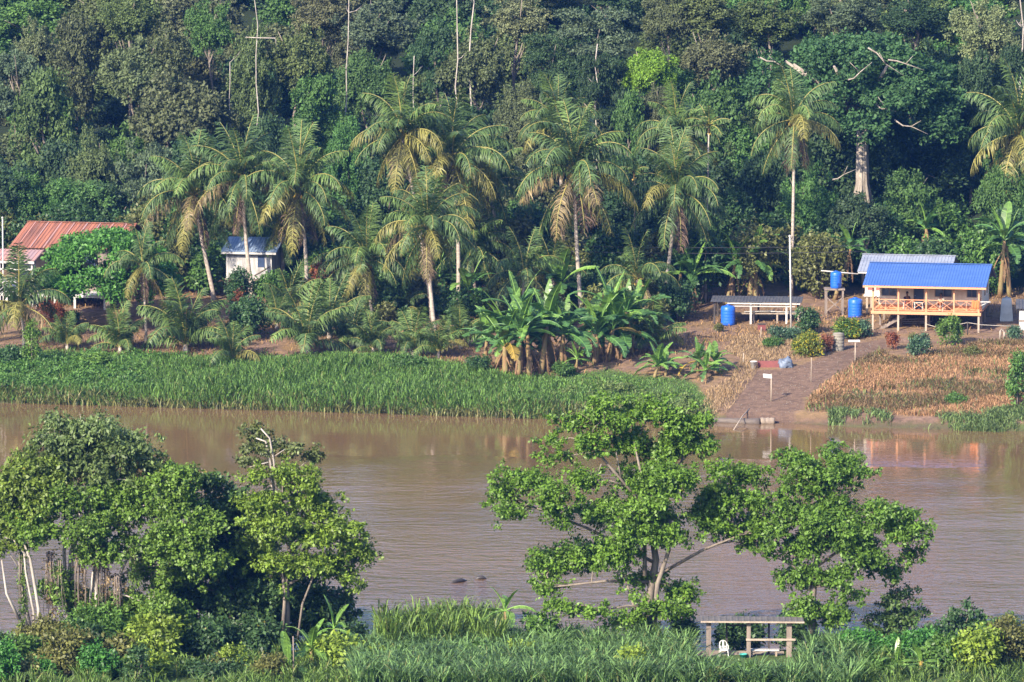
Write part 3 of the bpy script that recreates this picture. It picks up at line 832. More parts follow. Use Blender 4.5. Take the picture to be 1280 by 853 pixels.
palm(458, 327, 468, 412, 48, 'drooping coconut palm left of the straight pale trunk', 22, dead=2, yellow=.3, tr=.13)
palm(178, 334, 183, 430, 40, 'small drooping coconut palm in front of the round-crowned tree', 23, nf=15, dead=3, yellow=.5, tr=.11)
palm(24, 386, 30, 432, 56, 'short bushy coconut palm at the left edge with a yellow drooping frond', 24, nf=17, dead=0, yellow=.6, tr=.16)
# darker palms standing further back in the shade of the grove
GP = 'shaded palms at the back of the grove'
palm(612, 232, 622, 372, 52, 'shaded coconut palm directly right of the twin palm crowns', 25, dead=1, yellow=.1, Y=376)
palm(590, 312, 596, 380, 46, 'short shaded palm under the twin palm crowns', 26, dead=1, yellow=.1, Y=369)
palm(655, 345, 655, 392, 46, 'short palm rising just behind the left banana clump', 27, nf=15, dead=0, yellow=.3, Y=362)
palm(796, 350, 797, 392, 44, 'short palm between the central palm trunk and the leaning palm', 28, nf=15, dead=0, yellow=.3, Y=362)
palm(690, 345, 694, 384, 40, 'low shaded palm left of the central palm trunk', 29, nf=14, dead=0, yellow=.1, Y=368)
palm(432, 330, 436, 396, 40, 'low shaded palm between the third palm and the drooping palm', 30, nf=14, dead=1, yellow=.1, Y=371)
palm(350, 300, 352, 362, 44, 'shaded palm behind the yellowish palm trunk', 37, nf=15, dead=1, yellow=.1, Y=374)
palm(870, 268, 872, 360, 34, 'small shaded palm right behind the leaning palm crown', 38, nf=14, dead=1, yellow=.1, Y=374)
# young stemless palms on the bank
young_palm(232, 441, 56, 'young palm with wide fronds on bare soil below the white house', 41, 13, lift=.5)
young_palm(150, 441, 36, 'young palm at the top of the reeds left of the little coconut palm', 42, 11)
young_palm(291, 455, 36, 'yellowish young palm sticking out of the reed edge', 43, 9, yellow=.6)
young_palm(384, 442, 52, 'large young palm in front of the yellowish coconut palm trunk', 44, 13, lift=.6)
young_palm(412, 424, 44, 'young palm crowded right of the large young palm', 45, 11, lift=.7)
young_palm(362, 396, 40, 'young palm beside the trunk of the yellowish palm', 46, 11, lift=.5)
young_palm(466, 443, 36, 'young palm on the bank under the drooping coconut palm', 47, 11)
young_palm(517, 446, 38, 'young palm on the bank left of the straight pale trunk', 48, 10)
young_palm(346, 412, 30, 'small young palm behind the large young palm', 49, 9)
young_palm(815, 432, 40, 'young palm between the right banana clump and the small bananas', 50, 10, Y=352)
young_palm(440, 436, 36, 'young palm between the large young palm and the one under the drooping palm', 52, 10)
young_palm(548, 448, 30, 'small young palm right of the straight pale trunk', 53, 9)
young_palm(576, 436, 34, 'young palm left of the left banana clump', 54, 10)
young_palm(84, 438, 30, 'small young palm on the bank right of the creeper-covered stump', 55, 9)
young_palm(500, 412, 34, 'shaded young palm behind the leaning twin trunk', 51, 10, Y=364)

# slim areca palms
AF = [frond_mesh(300 + i, e, b, L=2., n=20, hang=.35, lw=.12, ll=.6) for i, (e, b) in enumerate(((72, 40), (45, 70), (15, 75)))]
def areca(cx, cy, bx, by, rpx, label, seed, mat, Y=None):
    g = rs(seed); b = ground(bx, by)
    if Y: b = Vector((at(bx, by, Y).x, Y, 0)); b.z = ztf(b.x, Y)
    c = at(cx, cy, b.y); root = empty('areca_palm', b, 0, label, 'palm'); H = c.z - b.z; dx = c.x - b.x
    mb = MB(); mb.tube([(dx * i / 8, 0, H * i / 8 - (.1 if i == 0 else 0)) for i in range(9)], [.085 - .003 * i for i in range(9)], 7); mb.build('trunk', M[mat], root)
    mb = MB(); mb.tube([(dx, 0, H - .1), (dx, 0, H + .5)], [.1, .07], 7); mb.build('crownshaft', M['pstem'], root)
    mb = MB()
    for i in range(7):
        a = g.rand() * 6.28; mb.ball((dx + .15 * math.cos(a), .15 * math.sin(a), H - .12 + g.uniform(-.1, .08)), .07, 6, 4)
    mb.build('fruit_cluster', M['coconut'], root)
    az = 0; s = rpx / ppm(b.y) / 1.75
    for i in range(11):
        az += 2.4; k = (0, 0, 1, 1, 1, 1, 1, 2, 2, 2, 2)[i]
        link('frond', AF[k], root, (dx, 0, H + .42), (0, 0, az), (s,) * 3, np.array(GRN['fresh']) * g.uniform(.85, 1.1))
areca(886, 165, 882, 350, 30, 'slim areca palm with a thin white stem left of the lone tall palm', 61, 'whitebark', Y=372)
areca(793, 222, 794, 330, 20, 'small areca palm on a thin dark stem right of the central palm', 62, 'bark', Y=376)

# ------------------------------------------------------------------ banana plants
def banana_leaf(seed, elev, bend, L=2.3, W=.62, tear=.3, mat='banana'):
    g = rs(seed); N = 18; pts = [Vector((0, 0, 0))]; tn = []
    for i in range(N):
        e = R(elev - bend * ((i + .5) / N) ** 1.5); d = Vector((math.cos(e), 0, math.sin(e))); tn.append(d); pts.append(pts[-1] + d * L / N)
    V = []; Q = []; t = []
    for sg in (-1, 1):
        drop = g.uniform(.05, .35)
        for i in range(3, N):
            u0, u1 = (i - 2.6) / (N - 2.6), (i - 1.6) / (N - 2.6)
            w0 = W * .5 * math.sin(math.pi * min(1, u0 * .93 + .07)) ** .55; w1 = W * .5 * max(0, math.sin(math.pi * min(1, u1 * .93 + .07))) ** .55
            if g.rand() < tear: w1 *= .75; drop = np.clip(drop + g.normal() * .35, -.05, .9)
            nrm = Vector((-tn[i].z, 0, tn[i].x))
            def edge(p, w, dr): return p + Vector((0, sg * w * math.cos(dr), 0)) + nrm * (w * .25) - Vector((0, 0, w * math.sin(dr))) + tn[i] * w * .3
            o = len(V)
            gap = .12 if g.rand() < tear else 0.
            V += [pts[i], pts[i + 1], edge(pts[i + 1] - tn[i] * L / N * gap, w1, drop), edge(pts[i] + tn[i] * L / N * gap, w0, drop)]
            Q.append((o, o + 1, o + 2, o + 3)); t.append(np.clip(.5 + g.normal() * .15, 0, 1))
    mb = MB(); mb.tube(pts, [.045 * (1 - .85 * i / N) + .006 for i in range(N + 1)], 5)
    o = len(V); rq = [tuple(k + o for k in f) for f in mb.f if len(f) == 4]
    return np_mesh('leaf', np.array([tuple(v) for v in V] + mb.v), [np.array(Q + rq)], [np.array(t + [.95] * len(rq))], M[mat])
BL = {'up': [banana_leaf(1, 80, 25), banana_leaf(2, 72, 35, tear=.15)], 'arch': [banana_leaf(3, 62, 85), banana_leaf(4, 55, 70), banana_leaf(5, 50, 95, tear=.5)],
      'low': [banana_leaf(6, 25, 80, tear=.5), banana_leaf(7, 10, 75, tear=.6)], 'dead': [banana_leaf(8, -62, 25, L=1.7, W=.22, tear=.6, mat='deadleaf'), banana_leaf(9, -76, 12, L=1.9, W=.2, tear=.6, mat='deadleaf')]}
BG = {'g': (.065, .15, .045), 'l': (.12, .23, .05), 'y': (.3, .22, .05), 'd': (.17, .115, .075)}
def banana(b, h, s, label, seed, group=None, nl=11, dead=3, light=.25):
    g = rs(seed); root = empty('banana_plant', b, g.rand() * 6.28, label, 'banana plant', group)
    lean = Vector((g.normal() * .14, g.normal() * .14, 1))
    mb = MB(); mb.tube([lean * (h * i / 6) - Vector((0, 0, .1 if i == 0 else 0)) for i in range(7)], [(.17 - .012 * i) * max(.7, s) for i in range(7)], 8); mb.build('stem', M['pstem'], root)
    top = lean * h; az = g.rand() * 6
    seq = ['up'] * 2 + ['arch'] * (nl - 6) + ['low'] * 4 + ['dead'] * dead
    for k in seq:
        az += 2.4 + g.normal() * .25; sc = s * g.uniform(.85, 1.15)
        col = BG['d'] if k == 'dead' else (BG['y'] if k == 'low' and g.rand() < .05 else (BG['l'] if g.rand() < light or k == 'up' else BG['g']))
        p = top - lean * (.1 + .35 * g.rand() * h if k == 'dead' else 0)
        link('leaf', BL[k][g.randint(len(BL[k]))], root, p, (0, g.normal() * .1, az), (sc,) * 3, np.array(col) * g.uniform(.85, 1.15))
    return root
bn = 0
def clump(pts, label, group, h=(2.2, 3.1), s=(1.2, 1.5), Y=None, **k):
    global bn
    for px, py in pts:
        bn += 1; g = rs(5000 + bn)
        b = ground(px, py) if Y is None else Vector((at(px, py, Y).x, Y, ztf(at(px, py, Y).x, Y)))
        banana(b, g.uniform(*h), g.uniform(*s), label, 600 + bn, group, **k)
clump([(632, 470), (648, 472), (662, 471), (676, 468), (620, 460), (640, 458), (690, 456), (664, 456), (654, 450), (606, 458), (700, 464)],
      'tall banana plant in the left of the two large banana clumps on the bank', 'banana plants of the left clump', h=(1.7, 3.9), s=(1.2, 1.6), dead=3, light=.12)
clump([(744, 455), (760, 452), (776, 448), (752, 444), (790, 444), (770, 438), (734, 440), (800, 436)],
      'tall banana plant in the right of the two large banana clumps on the bank', 'banana plants of the right clump', h=(1.5, 3.3), s=(1.2, 1.55), dead=3, light=.12)
clump([(720, 466)], 'small yellowish banana plant between the two large clumps', None, h=(.9, 1), s=(.7, .72), light=.9, dead=4)
clump([(818, 472), (832, 470), (824, 464)], 'small bright banana plant standing alone at the right of the large clumps', 'small banana plants by the water grass', h=(.5, .9), s=(.72, .85), light=.9, dead=1)
clump([(882, 474), (872, 466), (897, 466)], 'small banana plant with a brown leaf beside the dirt path', 'small banana plants beside the path', h=(.6, 1.), s=(.75, .9), light=.8, dead=1)
clump([(908, 368)], 'banana plant with a shaggy brown stem behind the left end of the low shelter', None, h=(3.2, 3.3), s=(1.1, 1.12), Y=371, dead=6)
clump([(938, 366), (945, 366)], 'banana plant with orange dead leaves behind the low shelter', 'banana plants behind the low shelter', h=(2.6, 3.1), Y=372, dead=5)
clump([(1043, 372)], 'banana plant spreading above the tank on its stand', None, h=(3.9, 4), s=(1.1, 1.15), Y=373, dead=4)
clump([(1172, 330)], 'banana plant with a brown leaf above the blue roof', None, h=(4.6, 4.7), s=(1.1, 1.2), Y=378, dead=2)
clump([(1250, 350), (1262, 352)], 'big banana plant behind the right end of the blue-roofed house', 'banana plants behind the right end of the house', h=(3.6, 4.6), s=(1.2, 1.35), Y=372, dead=2)
clump([(1212, 345)], 'banana plant hidden behind the blue roof with one bright young leaf', None, h=(2.9, 3), Y=374, dead=1, light=.8)
clump([(850, 372), (866, 374)], 'banana plant in the shade between the leaning palm and the low shelter', 'shaded bananas by the leaning palm', h=(2.2, 2.8), Y=370, dead=5)
clump([(560, 392)], 'shaded banana plant under the right twin palm', None, h=(2.4, 2.5), Y=370, dead=5)
clump([(700, 380), (590, 390)], 'shaded banana plant in the dark behind the left clump', 'shaded bananas behind the left clump', h=(2.2, 2.6), Y=366)

# ------------------------------------------------------------------ shrubs
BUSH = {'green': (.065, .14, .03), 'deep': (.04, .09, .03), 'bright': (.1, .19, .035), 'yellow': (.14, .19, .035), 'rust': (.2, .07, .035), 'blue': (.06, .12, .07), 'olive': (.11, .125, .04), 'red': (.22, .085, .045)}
def bush(cx, base, wpx, hpx, label, col, seed, Y=None, L=.2, mat='leaf', group=None, nb=9, cover=1.4, name='shrub', droop=.3, cat='bush', up=0.):
    g = rs(seed); b = ground(cx, base) if Y is None else Vector((at(cx, base, Y).x, Y, ztf(at(cx, base, Y).x, Y)))
    s = ppm(b.y); rx = wpx / 2 / s; H = hpx / s * 1.02; root = empty(name, b, 0, label, cat, group)
    B = [(0, 0, H * .5 + up, rx * .62, rx * .6, H * .42)]
    for i in range(nb):
        a = g.rand() * 6.28; z = g.uniform(.22, .82) * H; q = g.uniform(.4, .72) * rx * (1.05 - .35 * z / H)
        r = g.uniform(.28, .42) * rx; B.append((q * math.cos(a), q * math.sin(a), z + up, r, r, min(r, H * .26)))
    v, t = leaf_cloud(g, B, L, cover=cover, droop=droop, under=.7)
    k = v[:, :, 2].min(1) > .02
    link('foliage', cloud_mesh('foliage', v[k], t[k], M[mat]), root, color=np.array(BUSH[col]) * g.uniform(.9, 1.1))
    mb = MB()
    for bb in B[1:6]: mb.tube([(0, 0, -.08), (bb[0] * .4, bb[1] * .4, bb[2] * .5), bb[:3]], [.045, .03, .012], 5)
    mb.build('stem', M['bark'], root)
    return root
bush(1187, 432, 42, 36, 'round green bush in front of the raised veranda', 'bright', 1, L=.17)
bush(1150, 445, 36, 28, 'blue-green bush left of the round green bush below the veranda', 'blue', 2, L=.15, droop=-.3)
bush(1116, 437, 20, 22, 'rusty red shrub below the left end of the veranda', 'rust', 3, L=.14)
bush(1010, 418, 34, 32, 'dark green flowering bush beside the white flagpole', 'deep', 4, L=.17)
bush(1012, 446, 46, 30, 'bush covered with yellow flowers in front of the dark green one', 'yellow', 5, L=.15, mat='flower')
bush(1034, 440, 18, 24, 'small orange-red shrub left of the ribbed concrete jar', 'red', 6, L=.14)
bush(1058, 424, 40, 26, 'yellow-flowered green bush behind the ribbed concrete jar', 'bright', 7, L=.15, mat='flower')
bush(1078, 422, 26, 20, 'greyish green shrub in front of the ground tank', 'blue', 8, L=.14)
bush(980, 426, 46, 16, 'low grey-green herb patch left of the flagpole bushes', 'blue', 9, L=.13, droop=-.4)
bush(966, 434, 30, 12, 'low bright green herb patch above the tan grass', 'green', 10, L=.12, droop=-.4)
bush(898, 415, 14, 10, 'tiny shrub at the foot of the blue drum under the low shelter', 'olive', 11, L=.12)
bush(1268, 425, 22, 16, 'small grey-green shrub beside two white stumps', 'blue', 12, L=.13)
bush(1213, 446, 26, 12, 'low weedy bush right below the round green bush', 'olive', 13, L=.12)
bush(1195, 505, 30, 12, 'green weed tuft in the middle of the dry grass slope', 'green', 14, L=.12, droop=-.3)
bush(1142, 430, 14, 14, 'thin yellowish twig shrub behind the blue-green bush', 'olive', 15, L=.12)
bush(1272, 512, 36, 82, 'tall weeping dark green shrub at the right edge of the slope', 'green', 16, L=.2, droop=1.1, nb=14)
bush(310, 424, 66, 56, 'broad dark leafy shrub below the white house', 'deep', 17, L=.22)
bush(405, 372, 50, 66, 'croton shrub with reddish leaves right of the yellowish palm trunk', 'red', 18, L=.2, Y=371)
bush(299, 358, 14, 46, 'thin reddish-brown shrub in front of the white house wall', 'rust', 19, L=.18, Y=362)
bush(120, 462, 44, 20, 'leafy creeper mound at the top of the reeds near the left edge', 'bright', 20, L=.16)
bush(40, 462, 26, 66, 'creeper-covered stump standing by the left edge palm', 'bright', 21, L=.15)
bush(12, 458, 56, 24, 'dark low shrub on the bank at the left edge', 'deep', 22, L=.2)
bush(66, 408, 44, 32, 'shrub with reddish leaves beside the left edge palm', 'rust', 23, L=.18)
bush(92, 406, 18, 18, 'small square-clipped dark hedge under the round-crowned tree', 'deep', 24, L=.14)
bush(512, 465, 60, 22, 'low green shrub on the bank under the straight pale trunk', 'green', 25, L=.17)
bush(598, 466, 36, 20, 'small dark shrub at the left foot of the left banana clump', 'deep', 26, L=.17)
bush(705, 470, 34, 14, 'low leafy weed between the large banana clumps', 'green', 27, L=.16)
bush(296, 385, 44, 54, 'leafy shrub hiding the left stilts of the white house', 'deep', 28, L=.2, Y=366)
bush(338, 388, 46, 56, 'leafy shrub hiding the right stilts of the white house', 'green', 29, L=.2, Y=366.5)
# thicket along the foot of the forest
hr = rs(31)
for i in range(64):
    px = -20 + 1320 * (i + hr.uniform(.1, .9)) / 64
    Y = hr.uniform(373, 384)
    if px < 200: Y = hr.uniform(384, 388)
    p = at(px, 0, Y); z = ztf(p.x, Y); by = proj(p.x, Y, z)[1]
    if 700 < px < 880 or 400 < px < 640: Y = hr.uniform(370, 380)
    right = px > 880  # on the right the repeated deep leaf colour paints in the heavy shade
    bush(px, by, hr.uniform(55, 95), hr.uniform(60, 110), ('green leafy shrub in the thicket behind the shelter, tanks and houses on the right' if right else 'dark leafy shrub in the shaded thicket behind the coconut palms'),
         ('green', 'deep', 'olive', 'deep')[hr.randint(4)] if right else ('green', 'deep', 'deep', 'olive')[hr.randint(4)], 700 + i, Y=Y, L=.3, group='thicket shrubs on the right' if right else 'thicket shrubs behind the palms', cover=1.5)

# low dark growth between the palm trunks, behind the banana clumps
for i in range(34):
    px = (400 + 500 * (i + hr.rand()) / 34); Y = hr.uniform(359, 371); p = at(px, 0, Y); z = ztf(p.x, Y); by = proj(p.x, Y, z)[1]
    if px > 850: continue
    bush(px, by, hr.uniform(30, 62), hr.uniform(26, 62), 'dark low shrub among the palm trunks in the middle of the far bank', ('green', 'deep', 'deep', 'olive')[hr.randint(4)], 760 + i, Y=Y, L=.26, group='low shrubs among the palm trunks', cover=1.4)
# umbrella tree by the red-roofed house
def umbrella_tree():
    b = Vector((at(130, 0, 361.5).x, 361.5, 0)); b.z = ztf(b.x, b.y); root = empty('umbrella_tree', b, 0, 'round umbrella-shaped vivid green tree in front of the rusty red roof', 'tree')
    s = ppm(b.y); g = rs(88); R0 = 84 / s; c0 = at(130, 352, b.y).z - b.z; Hc = 62 / s; B = []
    for i in range(170):
        a = g.rand() * 6.28; h_ = g.uniform(-.12, 1); q = math.sqrt(1 - h_ * h_) * g.uniform(.84, .97); z = c0 + Hc * h_ * .96
        r = g.uniform(.5, .85); B.append((q * R0 * math.cos(a), q * R0 * math.sin(a), z, r, r, r * .5))
    for i in range(24):
        a = g.rand() * 6.28; B.append((R0 * .93 * math.cos(a), R0 * .93 * math.sin(a), c0 + g.uniform(-1.2, .4), .6, .6, .5))
    v, t = leaf_cloud(g, B, .22, cover=1.6, droop=.2, W=.7, under=.4)
    link('crown', cloud_mesh('crown', v, t, M['leaf']), root, color=(.065, .18, .03))
    mb = MB(); mb.tube([(.3, 0, -.1), (.1, .1, c0 * .5), (0, 0, c0)], [.3, .24, .2], 8)
    for i in range(9):
        a = i * .7; mb.tube([(0, 0, c0 * .8), (R0 * .4 * math.cos(a), R0 * .4 * math.sin(a), c0 + Hc * .4), (R0 * .75 * math.cos(a), R0 * .75 * math.sin(a), c0 + Hc * .5)], [.16, .1, .05], 6)
    mb.build('trunk', M['bark'], root)
umbrella_tree()

# ------------------------------------------------------------------ reeds and grasses (stuff)
def sample_ground(g, n, x0, x1, y0, y1):
    x = g.uniform(x0, x1, n); y = g.uniform(y0, y1, n); z = zt(x, y)
    return x, y, z
g = rs(17)
x, y, z = sample_ground(g, 330000, -46, 18, 325, 358)
s = y - np.interp(x, SX, SY); px, py = proj(x, y, z)
tall = np.interp(px, [-100, 0, 120, 220, 650, 720, 800, 900], [.55, .55, .65, 1.15, .95, .4, .24, .2])
back = np.interp(px, *REED_BACK)
k = (s > -.5) & (z > -.12) & (py > back + g.normal(size=len(x)) * 3) & (px > -60) & (px < 905 - 40 * g.rand(len(x)) ** 2) & (g.rand(len(x)) < np.interp(px, [0, 200, 650, 900], [1., 1., 1., 1.]) * .85 * np.clip(.75 + .6 * hsh(x * 5, y * 4), .25, 1))
k &= ~in_poly(x, y, PATH)
P = np.stack([x, y, z - .03], 1)[k]; h = tall[k] * g.uniform(.6, 1.15, k.sum()) * (1 + .25 * hsh(P[:, 0] * 3, P[:, 1] * 3))
h *= np.clip((py[k] - back[k]) / 30 + .45, .45, 1)
rd = blades(g, P, h, .046, .24, .45)
tag(link('reeds', blade_mesh('reeds', [rd], M['reed']), color=(.095, .185, .042)), 'dense green reeds and grass along the far waterline', 'reeds', kind='stuff')
# pale fringe at the waterline
k2 = (s > -.7) & (s < .9) & (px > -60) & (px < 890) & (g.rand(len(x)) < .3); P = np.stack([x, y, np.maximum(z, -.1)], 1)[k2]
tag(link('waterline_grass', blade_mesh('waterline_grass', [blades(g, P, g.uniform(.25, .9, len(P)), .07, .5, .5)], M['reed']), color=(.13, .14, .055)), 'straggly yellowish grass dipping into the water below the reeds', 'grass', kind='stuff')
# dry grass on the right slope
x, y, z = sample_ground(g, 420000, 14, 42, 322, 366); px, py = proj(x, y, z); s = y - np.interp(x, SX, SY)
DRY = [(1002, 528), (1008, 505), (1030, 482), (1072, 452), (1100, 440), (1130, 452), (1180, 440), (1230, 428), (1300, 428), (1300, 505), (1262, 524), (1180, 528), (1080, 526)]
patch = .5 + .5 * hsh(x * 2.1, y * 2.4)
k = in_poly(px, py, DRY) & (s > 1.5) & (g.rand(len(x)) < np.clip(patch * 1.3 + .1, .06, 1) * .6) & ~in_poly(x + g.normal(size=len(x)) * .45, y + g.normal(size=len(x)) * .6, PATH)
P = np.stack([x, y, z - .02], 1)[k]
tag(link('dry_grass', blade_mesh('dry_grass', [blades(g, P, g.uniform(.14, .36, len(P)) * (.6 + .8 * patch[k]), .026, .4, .4)], M['dry']), color=(.34, .21, .125)), 'orange-brown dry grass covering the slope below the blue-roofed house', 'dry grass', kind='stuff')
k = in_poly(px, py, DRY) & (s > 1.5) & (g.rand(len(x)) < .04 * (patch < .3) + .012)
P = np.stack([x, y, z - .02], 1)[k]
tag(link('weeds', blade_mesh('weeds', [blades(g, P, g.uniform(.25, .6, len(P)), .06, .35, .4)], M['reed']), color=(.09, .12, .04)), 'sparse green weeds scattered through the dry slope', 'weeds', kind='stuff')
k = in_poly(px, py, DRY) & (s > 1.5) & (hsh(x * 1.1 + 4, y * 2.6 + 9) > .25) & (g.rand(len(x)) < .35); P = np.stack([x, y, z - .02], 1)[k]
tag(link('dark_dry_grass', blade_mesh('dark_dry_grass', [blades(g, P, g.uniform(.25, .55, len(P)), .03, .35, .5)], M['dry']), color=(.17, .125, .07)), 'darker brown bands of dead grass across the dry slope', 'dry grass', kind='stuff')
# green fringe at the right waterline
k = (px > 1035) & (px < 1330) & (s > -.4) & (s < np.interp(px, [1040, 1200, 1290], [1.5, 1.9, 5.5])) & (g.rand(len(x)) < .7 * np.clip(.2 + 1.2 * hsh(x * 4, y * 2), .0, 1))
P = np.stack([x, y, np.maximum(z, -.05)], 1)[k]
tag(link('bank_grass', blade_mesh('bank_grass', [blades(g, P, g.uniform(.2, .6, len(P)), .05, .5, .6)], M['reed']), color=(.13, .2, .075)), 'short bright green grass tufts at the foot of the dry slope', 'grass', kind='stuff')
# tan grass left of the path and rough grass around the grove
TAN = [(872, 524), (885, 490), (912, 474), (925, 450), (905, 436), (930, 420), (1000, 428), (1010, 448), (985, 452), (952, 452), (946, 466), (925, 496), (905, 524)]
x, y, z = sample_ground(g, 120000, 10, 26, 322, 366); px, py = proj(x, y, z); s = y - np.interp(x, SX, SY)
k = in_poly(px, py, TAN) & (s > .8) & (g.rand(len(x)) < .5) & ~in_poly(x + g.normal(size=len(x)) * .45, y + g.normal(size=len(x)) * .6, PATH); P = np.stack([x, y, z - .02], 1)[k]
tag(link('tan_grass', blade_mesh('tan_grass', [blades(g, P, g.uniform(.15, .42, len(P)), .028, .4, .4)], M['dry']), color=(.3, .22, .14)), 'pale tan grass left of the bare path', 'dry grass', kind='stuff')
x, y, z = sample_ground(g, 160000, -48, 45, 336, 376); px, py = proj(x, y, z)
k = (py < np.interp(px, *REED_BACK)) & (g.rand(len(x)) < .34 * np.clip(.35 + hsh(x * 1.3, y * 1.6), .03, 1)) & ~in_poly(x, y, PATH) & ~in_poly(px, py, DRY); P = np.stack([x, y, z - .02], 1)[k]
tag(link('rough_grass', blade_mesh('rough_grass', [blades(g, P, g.uniform(.12, .38, len(P)), .055, .4, .5)], M['dry']), color=(.24, .155, .08)), 'thin brown grass on the bare ground under the palms', 'dry grass', kind='stuff')

# leafy creepers over the reeds at left, weeds by the water at centre
def creeper(name, label, n, box, r, col, keep, L=.17, cover=1.1):
    g = rs(n); B = []
    x = g.uniform(box[0], box[1], n); y = g.uniform(box[2], box[3], n); z = zt(x, y); px, py = proj(x, y, z); s = y - np.interp(x, SX, SY)
    for i in range(n):
        if s[i] > .4 and keep(px[i], py[i]): q = g.uniform(*r); B.append((x[i], y[i], z[i] + q * .5, q * 1.5, q * 1.2, q))
    v, t = leaf_cloud(g, B, L, cover=cover, droop=.2)
    tag(link(name, cloud_mesh(name, v, t, M['leaf']), color=col), label, 'creeper', kind='stuff')
creeper('creeper', 'leafy green creeper spreading over the reeds at the left', 260, (-40, -24, 336, 352), (.25, .6), (.075, .165, .035), lambda a, b: a < 270 and np.interp(a, *REED_BACK) + 2 < b < 492 and (a < 190 or b < 462))
creeper('waterside_weeds', 'olive leafy weeds on the low bank left of the bare path', 240, (-1, 15, 330, 350), (.15, .38), (.115, .165, .05), lambda a, b: 610 < a < 880 and b > np.interp(a, *REED_BACK) + 22)
# pebbles and litter on the bare path
g = rs(66); mb = MB(); x, y, z = sample_ground(g, 9000, 15, 32, 328, 360); k = in_poly(x, y, PATH)
for a, b, c in list(zip(x[k], y[k], z[k]))[:420]:
    q = g.uniform(.015, .04); mb.ball((a, b, c + q * .2), (q * g.uniform(.8, 1.6), q, q * .6), 5, 3)
tag(mb.build('pebbles', M['concrete']), 'small pale stones and litter strewn over the bare path', 'pebbles', kind='stuff')
# ------------------------------------------------------------------ people (one skinned surface each)
def skin_mesh(name, joints, links, mat, sub=1):
    me = bpy.data.meshes.new(name)
    me.from_pydata([j[0] for j in joints], links, [])
    o = bpy.data.objects.new(name, me); COL.objects.link(o)
    o.modifiers.new('Skin', 'SKIN')
    if not me.skin_vertices: return None
    for i, j in enumerate(joints):
        r = j[1]; me.skin_vertices[0].data[i].radius = r if hasattr(r, '__len__') else (r, r)
    me.skin_vertices[0].data[0].use_root = True
    sb = o.modifiers.new('Sub', 'SUBSURF'); sb.levels = sub; sb.render_levels = sub
    dg = bpy.context.evaluated_depsgraph_get()
    out = bpy.data.meshes.new_from_object(o.evaluated_get(dg))
    bpy.data.objects.remove(o); out.name = name; out.materials.clear(); out.materials.append(mat)
    out.polygons.foreach_set('use_smooth', [True] * len(out.polygons))
    return out

def seated_person(loc, rz, label, shirt, shorts, seat=.44, arms='lap'):
    """sitting figure facing -Y, seat height above the floor at loc"""
    root = empty('person', loc, rz, label, 'person')
    z = seat + .1
    J = [((0, 0, z), (.15, .11)), ((0, .03, z + .22), (.14, .1)), ((0, .03, z + .43), (.165, .1)), ((0, .02, z + .53), .055), ((0, 0, z + .6), .055),
         ((0, -.015, z + .68), (.078, .092)), ((0, -.01, z + .78), (.07, .085))]
    L = [(0, 1), (1, 2), (2, 3), (3, 4), (4, 5), (5, 6)]
    for sg in (-1, 1):
        i = len(J)
        J += [((sg * .19, .03, z + .42), .055), ((sg * .25, -.02, z + .16), .045), ((sg * .15, -.26, z + .1), .034), ((sg * .1, -.34, z + .08), .038)]
        L += [(2, i), (i, i + 1), (i + 1, i + 2), (i + 2, i + 3)]
        i = len(J)
        J += [((sg * .11, -.08, z - .01), .085), ((sg * .13, -.44, z + .0), .06), ((sg * .13, -.44, .1), .042), ((sg * .14, -.45, .045), .042), ((sg * .15, -.6, .035), .03)]
        L += [(0, i), (i, i + 1), (i + 1, i + 2), (i + 2, i + 3), (i + 3, i + 4)]
    link('body', skin_mesh('body', J, L, M['skin']), root)
    # five fingers on each hand, face and ears
    mb = MB()
    for sg in (-1, 1):
        for k in range(4):
            x = sg * (.1 + (k - 1.5) * .018); mb.tube([(x, -.36, z + .08), (x, -.4, z + .075), (x, -.42 - .008 * (1.5 - abs(k - 1.5)), z + .055)], [.009, .009, .006], 5)
        mb.tube([(sg * .065, -.33, z + .085), (sg * .05, -.365, z + .085), (sg * .05, -.385, z + .075)], [.011, .01, .007], 5)
    mb.build('finger', M['skin'], root)
    mb = MB(); mb.tube([(0, -.1, z + .72), (0, -.125, z + .685), (0, -.1, z + .675)], [.01, .016, .01], 6); mb.build('nose', M['skin'], root)
    for sg in (-1, 1):
        mb = MB(); mb.ball((sg * .032, -.088, z + .72), .012, 7, 5); mb.build('eye', M['eye'], root)
        mb = MB(); mb.ball((sg * .082, 0, z + .7), (.014, .025, .034), 7, 5); mb.build('ear', M['skin'], root)
    mb = MB(); mb.ball((0, .012, z + .755), (.092, .1, .1), 12, 8); mb.ball((0, .05, z + .68), (.08, .06, .09), 10, 6); mb.build('hair', M['hair'], root)
    Js = [((0, 0, z - .02), (.165, .125)), ((0, .03, z + .22), (.155, .115)), ((0, .03, z + .42), (.18, .115)), ((0, .025, z + .49), .07)]
    Ls = [(0, 1), (1, 2), (2, 3)]
    for sg in (-1, 1):
        i = len(Js); Js += [((sg * .19, .03, z + .42), .068), ((sg * .235, -.0, z + .25), .06)]; Ls += [(2, i), (i, i + 1)]
    link('shirt', skin_mesh('shirt', Js, Ls, shirt), root)
    Jp = [((0, 0, z - .03), (.17, .13))]; Lp = []
    for sg in (-1, 1):
        i = len(Jp); Jp += [((sg * .11, -.08, z - .01), .102), ((sg * .13, -.38, z), .08)]; Lp += [(0, i), (i, i + 1)]
    link('shorts', skin_mesh('shorts', Jp, Lp, shorts), root)
    return root

